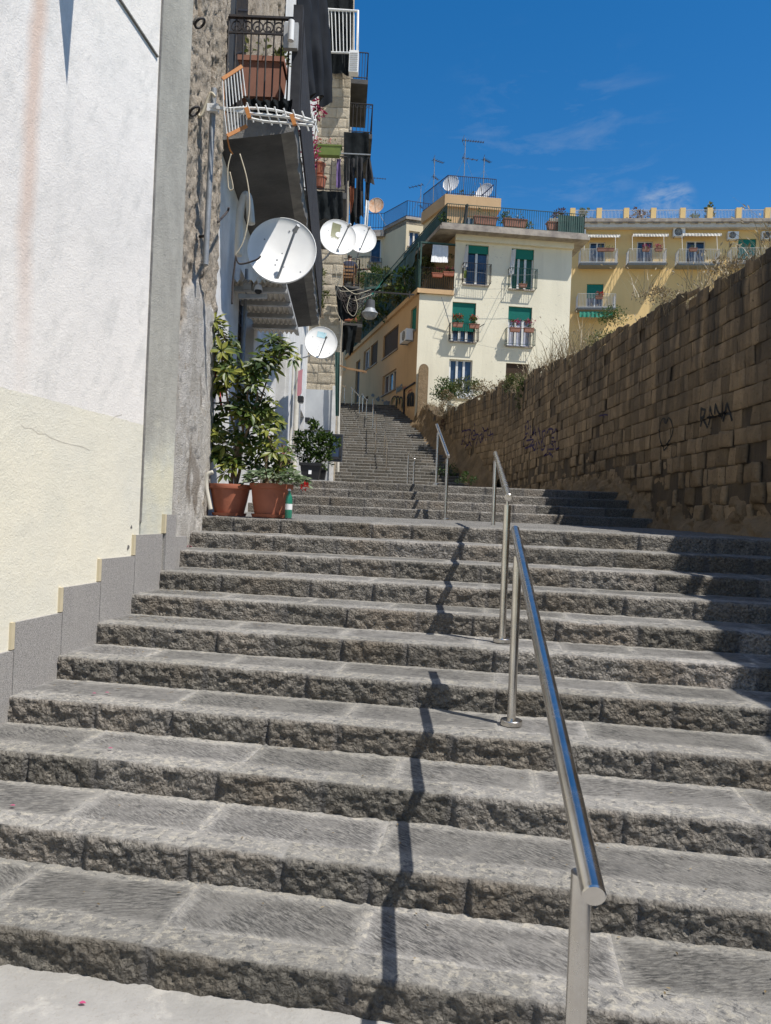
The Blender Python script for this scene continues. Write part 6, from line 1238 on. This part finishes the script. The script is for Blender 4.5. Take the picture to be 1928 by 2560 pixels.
clump('red_leaved_plant', 'small reddish leaved plant between the terracotta pots and the black planter', 'plant', at(712, 1140, 10.5), (.17, .15, .20), 220, .06, m_redleaf, 31, None, 4, None, (m_red, 6, .03))
bt = thing('plastic_bottle', 'green plastic bottle standing against the right terracotta pot', 'bottle', at(721, 1290, 7.72)); c = at(721, 1291, 7.72); c[2] = 1.66
MB().lathe([(0, 0), (.034, .002), (.037, .02), (.037, .19), (.030, .23), (.014, .265), (.014, .29)], c, n=20).build('bottle', m_glassg, bt, smooth=50); MB().lathe([(.016, .285), (.016, .305), (0, .306)], c, n=14).build('cap', m_cw, bt)
MB().lathe([(.0376, .09), (.0376, .15)], c, n=20).build('paper_band', m_cw, bt, smooth=180)
hz = MB().tube(catm([at(x, y, 7.7) for x, y in ((533, 1180), (519, 1188), (516, 1215), (523, 1255), (527, 1274))], 6), .022, 10).build('drain_hose', m_pipe, org=at(520, 1230, 7.7), smooth=180); tag(hz, 'cream corrugated drain hose bent against the wall left of the pots', 'hose')
tag(MB().tube([at(539, 925, 8.25), at(556, 1030, 8.2)], .014, 8).build('red_stake', m_red, org=at(545, 980, 8.2)), 'dark red stake behind the tall umbrella plant', 'stake')
# bougainvillea trailing from the main balcony
bg_ = thing('bougainvillea', 'magenta bougainvillea trailing down the far side of the main balcony', 'plant', at(775, 330, 11.5)); f, g_, s = MB(), MB(), MB(); q = random.Random(77)
for x, y, r, fr in ((752, 205, 14, .5), (748, 180, 10, .2), (760, 240, 14, .3), (793, 262, 14, .9), (797, 280, 14, .9), (764, 330, 18, .9), (776, 350, 20, .95), (784, 375, 18, .95), (768, 385, 16, .95), (778, 405, 14, .95), (766, 425, 9, .9), (745, 250, 10, .3), (770, 300, 14, .6), (785, 395, 12, .9)):
    R = r*11.2/FP; c = at(x, y, 11.2); leafball(f, c, (R, R, R), int(r*3.2*fr)+1, .055, x, 0, 1, -.1, 1.4); leafball(g_, c, (R, R, R), int(r*2.4*(1-fr))+4, .06, x+5, .3, .9)
for pts in (((740, 170), (752, 210), (765, 270), (770, 330), (775, 400)), ((790, 240), (796, 280), (785, 350), (770, 420))): s.tube(catm([at(x, y, 11.2) for x, y in pts], 5), .008, 5)
f.build('bracts', m_pinkf, bg_); g_.build('foliage', m_leafg, bg_); s.build('stem', m_bark, bg_)
clump('balcony_foliage', 'sparse pale leaves behind the terracotta box on the main balcony', 'plant', at(700, 155, 8.4), (.13, .12, .13), 90, .06, m_leafd, 41)

# ------------------------------------------------------------------ plants on and behind the tuff wall
def wp(x, y, back=.3):
    p = (PA if x > 1251 else PB); return p.at(x, y, -back)
GW = 'bushes on top of the tuff wall'
clump('green_bush', 'bright green bush hanging over the far end of the tuff wall', 'bush', wp(1095, 975, .35), (.75, .5, .55), 1500, .10, m_leafg, 101, GW)
clump('green_bush', 'yellow green bush next to the white sheet on the tuff wall', 'bush', wp(1140, 968, .5), (.8, .5, .42), 1200, .09, m_leafd, 102, GW)
clump('dry_bush', 'brown dry bush trailing down the far end of the tuff wall', 'bush', wp(1120, 1015, -.05), (.45, .25, .75), 1200, .07, m_dry, 103, GW)
clump('trailing_weed', 'orange brown weed hanging low at the far end of the wall behind the third handrail', 'bush', wp(1112, 1062, -.05), (.2, .15, .3), 130, .08, m_redleaf, 104, GW)
clump('dry_bush', 'straw coloured bush left of the notch in the middle of the tuff wall', 'bush', wp(1205, 965, .5), (.95, .4, .3), 1300, .07, m_dry, 105, GW)
clump('creeper', 'grey green creeper filling the notch in the middle of the tuff wall', 'bush', wp(1285, 962, .1), (.6, .3, .42), 1300, .07, m_leafd, 106, GW)
clump('creeper', 'dark ivy hanging down the tuff wall right of its notch', 'creeper', wp(1308, 985, -.06), (.2, .08, .62), 700, .05, m_leafg, 107, GW)
clump('green_bush', 'low green bush at the right corner of the cream building', 'bush', wp(1455, 850, .5), (.5, .4, .22), 900, .045, m_leafd, 108, GW)
clump('green_bush', 'dark green weed on the wall top below the lowest yellow balcony', 'bush', wp(1500, 790, .25), (.40, .3, .20), 900, .04, m_leafg, 109, GW)
clump('dry_bush', 'twiggy dry bush on the wall top under the second yellow balcony', 'bush', wp(1610, 738, .3), (.55, .35, .14), 1100, .035, m_dry, 110, GW)
clump('dry_bush', 'golden dry bush on the wall top under the third yellow balcony', 'bush', wp(1790, 672, .35), (.5, .35, .18), 1200, .035, m_dry, 111, GW)
clump('dark_weed', 'dark creeping weed at the right edge of the upper stairs under the tuff wall', 'bush', at(1118, 1180, 28), (.5, .8, .35), 500, .08, m_leafg, 113, None)
clump('dark_weed', 'dark shaded weed at the foot of the tuff wall behind the landing steps', 'bush', at(1170, 1196, 17), (.32, .25, .16), 220, .06, m_leafg, 112, None)
def blades(mb, c, n, h, r, q, w=.006):
    for _ in range(n):
        b = np.asarray(c)+np.array([q.gauss(0, r), q.gauss(0, r), 0]); hh = h*q.uniform(.4, 1.15); d = np.array([q.gauss(0, .30), q.gauss(0, .30), 1.]); tt = q.uniform(0, 1); s = nrm([q.gauss(0, 1), q.gauss(0, 1), 0])*w
        m1 = b+d*hh*.55; t1 = b+d*hh+np.array([d[0], d[1], -.15])*hh*.35
        mb.add([b-s, b+s, m1+s*.8, m1-s*.8, t1], [(0, 1, 2, 3), (3, 2, 4)], tt)
        if q.random() < .35: mb.leaf(t1-nrm(t1-m1)*.03, t1-m1, (0, -1, .2), .07, .022, min(1, tt+.2))
gr_ = MB(); q = random.Random(12)
for i in range(300):
    Y = q.uniform(8.3, 36); k = 1 if Y < 14 else 1.2; x = wallx(Y)+q.uniform(.12, .7); dens = .25+.75*(vn(np.array([[Y*.8, 3., 0]]), 4)[0] > .45)
    blades(gr_, (x, Y, topz(Y)-.22), int(34*dens), q.uniform(.16, .42)*k, .12, q, .004 if Y < 16 else .008)
for x, y in ((1360, 860), (1375, 850), (1395, 850), (1410, 845), (1330, 880), (1345, 880), (1425, 870), (1300, 920), (1310, 915)): blades(gr_, wp(x, y+40, .4), 26, q.uniform(.7, 1.25), .15, q, .006)
for x, y in ((1570, 715), (1700, 690), (1740, 680), (1770, 660), (1900, 610), (1880, 620), (1860, 630), (1910, 600)): blades(gr_, wp(x, y+30, .3), 40, q.uniform(.4, .75), .12, q, .004)
tag(gr_.build('dry_grass', m_dry), 'dry grass and stalks growing along the top of the tuff wall', 'grass', kind='stuff')
# stone pier with an arched top at the end of the wall
pr_ = thing('stone_pier', 'rounded top stone pier at the far end of the tuff wall by the cream building', 'pier', at(1050, 1000, 35.6)); P0 = at(1042, 1050, 35.6); P1 = at(1066, 1050, 35.6); PP = PL(P0, P1-P0, (0, -1)); wpi = np.linalg.norm((P1-P0)[:2]); zt_ = at(1055, 912, 35.6)[2]; poly = [(0, P0[2]-2), (wpi, P0[2]-2)]+[(wpi/2+wpi/2*math.cos(w), zt_-wpi*.55+wpi*.55*math.sin(w)) for w in np.linspace(0, math.pi, 14)]
V = [PP.pt(a, z, .25) for a, z in poly]+[PP.pt(a, z, -.3) for a, z in poly]; n_ = len(poly); MB().add(V, [tuple(range(n_)), tuple(range(n_, 2*n_))[::-1]]+[(i, n_+i, n_+(i+1) % n_, (i+1) % n_) for i in range(n_)], .8).build('masonry', m_tuff, pr_)

# ------------------------------------------------------------------ graffiti
tree = BVHTree.FromPolygons(mbw.v, mbw.f)
def stroke(mb, pl, pts, w, smooth=True, bvh=None, off=.006):
    pp = [pl.px(x, y) for x, y in pts]; pp = [np.array([a, z, 0]) for a, z in pp]
    pp = catm(pp, 10) if smooth else [pp[i]*(1-k/12)+pp[i+1]*k/12 for i in range(len(pp)-1) for k in range(12)]+[pp[-1]]
    L = []; R = []
    for i, p in enumerate(pp):
        d = pp[min(i+1, len(pp)-1)]-pp[max(i-1, 0)]; d = d/(np.linalg.norm(d)+1e-9); s = np.array([-d[1], d[0], 0])*w/2*(.75+.5*vn(np.array([[i*.4, p[0]*3, 0]]))[0])
        for q_, o in ((p+s, L), (p-s, R)):
            b = pl.pt(q_[0], q_[1], .0)
            if bvh:
                h = bvh.ray_cast(Vector(b+pl.n*.5), Vector(-pl.n), 1.); b = np.array(h[0])+pl.n*off if h[0] is not None else b+pl.n*.03
            else: b = b+pl.n*off
            o.append(b)
    mb.grid(np.array([L, R])); return mb
def graf(name, label, pl, strokes, w, mat, smooth=False, bvh=None, sc=1, ox=0, oy=0, off=.006):
    m = MB(); [stroke(m, pl, [(x/sc+ox, y/sc+oy) for x, y in s], w, smooth, bvh, off) for s in strokes]; return tag(m.build(name, mat, org=m.v[0]), label, 'graffiti')
graf('graffiti_word', 'black spray painted word RANA on the tuff wall', PA, [[(925, 1735), (945, 1540)], [(938, 1548), (985, 1562), (968, 1635), (935, 1650)], [(945, 1650), (1000, 1748)], [(1005, 1722), (1040, 1530), (1075, 1705)], [(1015, 1642), (1070, 1632)], [(1087, 1685), (1095, 1500), (1150, 1655), (1162, 1482)], [(1160, 1685), (1207, 1488), (1250, 1675)], [(1180, 1605), (1235, 1592)]], .036, m_spray, False, tree, 4.165, 1528, 650)
graf('graffiti_heart', 'black spray painted heart outline left of the word RANA', PA, [[(575, 1705), (562, 1652), (527, 1668), (500, 1780), (518, 1900), (542, 1985)], [(575, 1705), (600, 1642), (634, 1690), (640, 1790), (592, 1905), (545, 1985)], [(553, 1660), (568, 1700), (590, 1655)]], .028, m_spray, True, tree, 4.165, 1528, 650)
tree2 = BVHTree.FromPolygons(mbw2.v, mbw2.f)
g1 = [[(232, 660), (228, 760)], [(235, 745), (262, 735), (255, 800), (240, 850)], [(265, 740), (280, 735), (285, 815)], [(285, 735), (300, 730), (302, 820)], [(305, 725), (322, 740), (325, 815)], [(345, 735), (330, 800), (350, 830), (375, 800), (362, 740), (345, 735)], [(240, 830), (225, 900), (240, 935)], [(255, 850), (285, 890), (305, 845)], [(255, 915), (300, 870)], [(310, 860), (335, 910), (360, 850)], [(345, 790), (400, 780), (372, 900)], [(405, 800), (440, 770), (425, 860), (405, 800)], [(440, 700), (460, 740), (440, 850)], [(455, 750), (480, 740), (478, 840)], [(480, 760), (500, 710), (495, 840)], [(505, 790), (555, 770), (540, 840)], [(360, 660), (365, 730)], [(520, 730), (530, 780)]]
graf('graffiti_tag', 'purple scrawled tag low on the wall between the third and second handrails', PB, g1, .055, m_purple, True, tree2, 4.165, 1100, 900)
g2 = [[(885, 700), (900, 690), (890, 770), (915, 760)], [(905, 660), (920, 640), (925, 790)], [(935, 700), (945, 690), (940, 800), (960, 790), (965, 700)], [(985, 690), (975, 790)], [(985, 690), (1000, 800)], [(1020, 700), (1018, 820), (1040, 880)], [(1025, 700), (1060, 860), (1065, 740)], [(1060, 750), (1095, 740), (1070, 830)], [(1110, 770), (1140, 720), (1180, 730), (1150, 800), (1195, 810)], [(1190, 760), (1215, 720), (1220, 830)], [(870, 830), (900, 790)], [(870, 850), (880, 920), (935, 890)], [(905, 840), (975, 830), (930, 900), (985, 880)], [(940, 960), (950, 880), (990, 940), (1010, 860), (1015, 980)], [(1060, 850), (1055, 930), (1090, 920), (1080, 860)], [(1120, 960), (1140, 860), (1190, 850)], [(1150, 860), (1190, 920), (1130, 930)], [(1200, 830), (1215, 930), (1240, 900)], [(1080, 1000), (1130, 970), (1170, 1010)]]
graf('graffiti_tag', 'larger purple scrawled tag right of the second handrail on the tuff wall', PA, g2, .050, m_purple, True, tree, 4.165, 1100, 900)
graf('graffiti_mark', 'small purple mark high on the tuff wall left of the heart', PA, [[(80, 150), (120, 135), (150, 140)], [(110, 130), (120, 165)]], .03, m_purple, True, tree, 3.702, 1478, 1000)
graf('graffiti_piece', 'yellow bubble lettering graffiti at the foot of the peach street side', PS, [[(800, 1720), (815, 1620), (850, 1570), (870, 1620), (860, 1700)], [(855, 1690), (865, 1600), (895, 1580), (905, 1650)], [(895, 1660), (910, 1590), (935, 1600), (935, 1700), (960, 1580)], [(830, 1790), (880, 1820), (950, 1800)], [(930, 1720), (955, 1680), (960, 1760)]], .15, m_sprayy, True, None, 5.027, 820, 680, .03)
graf('graffiti_outline', 'black outlines around the yellow bubble graffiti on the peach wall', PS, [[(795, 1725), (812, 1610), (850, 1560), (878, 1610), (866, 1710)], [(866, 1700), (872, 1595), (898, 1570), (915, 1650)], [(905, 1670), (915, 1585), (942, 1590), (940, 1705), (966, 1575)], [(820, 1800), (880, 1835), (955, 1815)]], .07, m_spray, True, None, 5.027, 820, 680, .05)
graf('graffiti_tag', 'blue tag below the triple window of the peach street side', PS, [[(868, 1530), (870, 1450), (885, 1500), (890, 1450)], [(895, 1510), (900, 1440), (912, 1500)], [(915, 1500), (920, 1430), (940, 1420)], [(918, 1465), (938, 1455), (935, 1490)]], .10, m_sprayb, True, None, 5.027, 820, 680, .03)
graf('graffiti_tag', 'small red tag beside the drainpipe of the peach street side', PS, [[(950, 1440), (965, 1480), (975, 1430)], [(960, 1500), (985, 1440)], [(1010, 1520), (1030, 1490), (1060, 1480)]], .07, m_sprayr, True, None, 5.027, 820, 680, .03)
graf('graffiti_piece', 'black oval bubble graffiti between the drainpipe and the building corner', PS, [[(1005, 1690), (1003, 1590), (1018, 1550), (1020, 1690)], [(1022, 1690), (1028, 1560), (1040, 1545), (1042, 1690)], [(1045, 1690), (1050, 1550), (1068, 1540), (1062, 1690)], [(1066, 1680), (1078, 1540), (1085, 1600), (1078, 1690)]], .16, m_spray, True, None, 5.027, 820, 680, .03)
def patch(cx, cy, rx, ry, seed):
    q = random.Random(seed); return [PS.at(cx+rx*math.cos(w)*(.6+.6*q.random()), cy+ry*math.sin(w)*(.6+.6*q.random()), .012) for w in np.linspace(0, 2*math.pi, 16)[:-1]]
pm = [patch(933, 988, 5, 5, 1), patch(946, 998, 5, 7, 2), patch(968, 1008, 9, 8, 3), patch(907, 992, 3, 5, 4), patch(957, 1001, 3, 3, 5)]
for V in pm: o = MB().add(V, [tuple(range(15))[::-1]]).build('bare_plaster_patch', m_conc, eb)
cm = MB(); stroke(cm, PW, [(x/2.38, y/2.38+900) for x, y in ((130, 385), (150, 403), (190, 405), (235, 440), (275, 438), (300, 460), (380, 490), (440, 505), (490, 515), (540, 537))], .0026, False, None, -.0035); stroke(cm, PW, [(x/2.38, y/2.38+900) for x, y in ((660, 360), (690, 335), (730, 325))], .004, False, None, -.0035); cm.build('crack', m_pipe, wb)
for x, y, r in ((322, 1369, .022), (330, 1318, .016)):
    c = PW.at(x, y, -.0035); MB().add([c+SA*r*(.6+.5*random.random())*math.cos(w)+UP*r*(.6+.5*random.random())*math.sin(w) for w in np.linspace(0, 6.28, 13)[:-1]], [tuple(range(12))]).build('chipped_patch', m_conc, wb)
# ------------------------------------------------------------------ litter on the steps
lt = MB(); q = random.Random(31)
for i in range(190):
    k = q.choice([3, 4, 5, 5, 6, 6, 7, 7, 8, 8, 9]); x = -2.7+abs(q.gauss(0, .55)); sa = SAs[k]+q.uniform(.1, .45); z = .15*(k+1)+.012
    if k >= 8: x = max(x, -2.6)
    w = q.uniform(0, 6.28); lt.leaf(st(x, sa, z), SE*math.cos(w)+SA*math.sin(w)+UP*q.uniform(0, .3), UP, q.uniform(.015, .035), .010, q.uniform(0, .7))
for i in range(60):
    k = q.choice([0, 1, 2]); w = q.uniform(0, 6.28); lt.leaf(st(q.uniform(-2.3, 1.2), SAs[k]+q.uniform(.1, .45), .15*(k+1)+.010), SE*math.cos(w)+SA*math.sin(w), UP, q.uniform(.01, .022), .008, q.uniform(0, .8))
tag(lt.build('fallen_leaves', m_dry), 'dry fallen leaf scraps scattered on the lower steps', 'leaves', kind='stuff')
rl2 = MB()
for x, y, k in ((468, 1362, 8), (472, 1366, 8), (448, 1410, 7), (455, 1412, 7)):
    p = onz(x, y, .15*(k+1)+.015); leafball(rl2, p, (.02, .02, .008), 10, .016, x, 0, .8)
tag(rl2.build('fallen_bracts', m_pinkf), 'small reddish fallen bracts at the left ends of the steps', 'petals', kind='stuff')
pk = MB()
for x, y, z in ((25, 2013, .305), (197, 2506, .01), (230, 1733, .605), (262, 1731, .605), (270, 1870, .455)):
    p = onz(x, y, z+.008); pk.leaf(p, SE+UP*.15, UP, .028, .016, .9)
tag(pk.build('pink_petals', m_pinkf), 'scattered pink petals on the lower left steps', 'petals', kind='stuff')
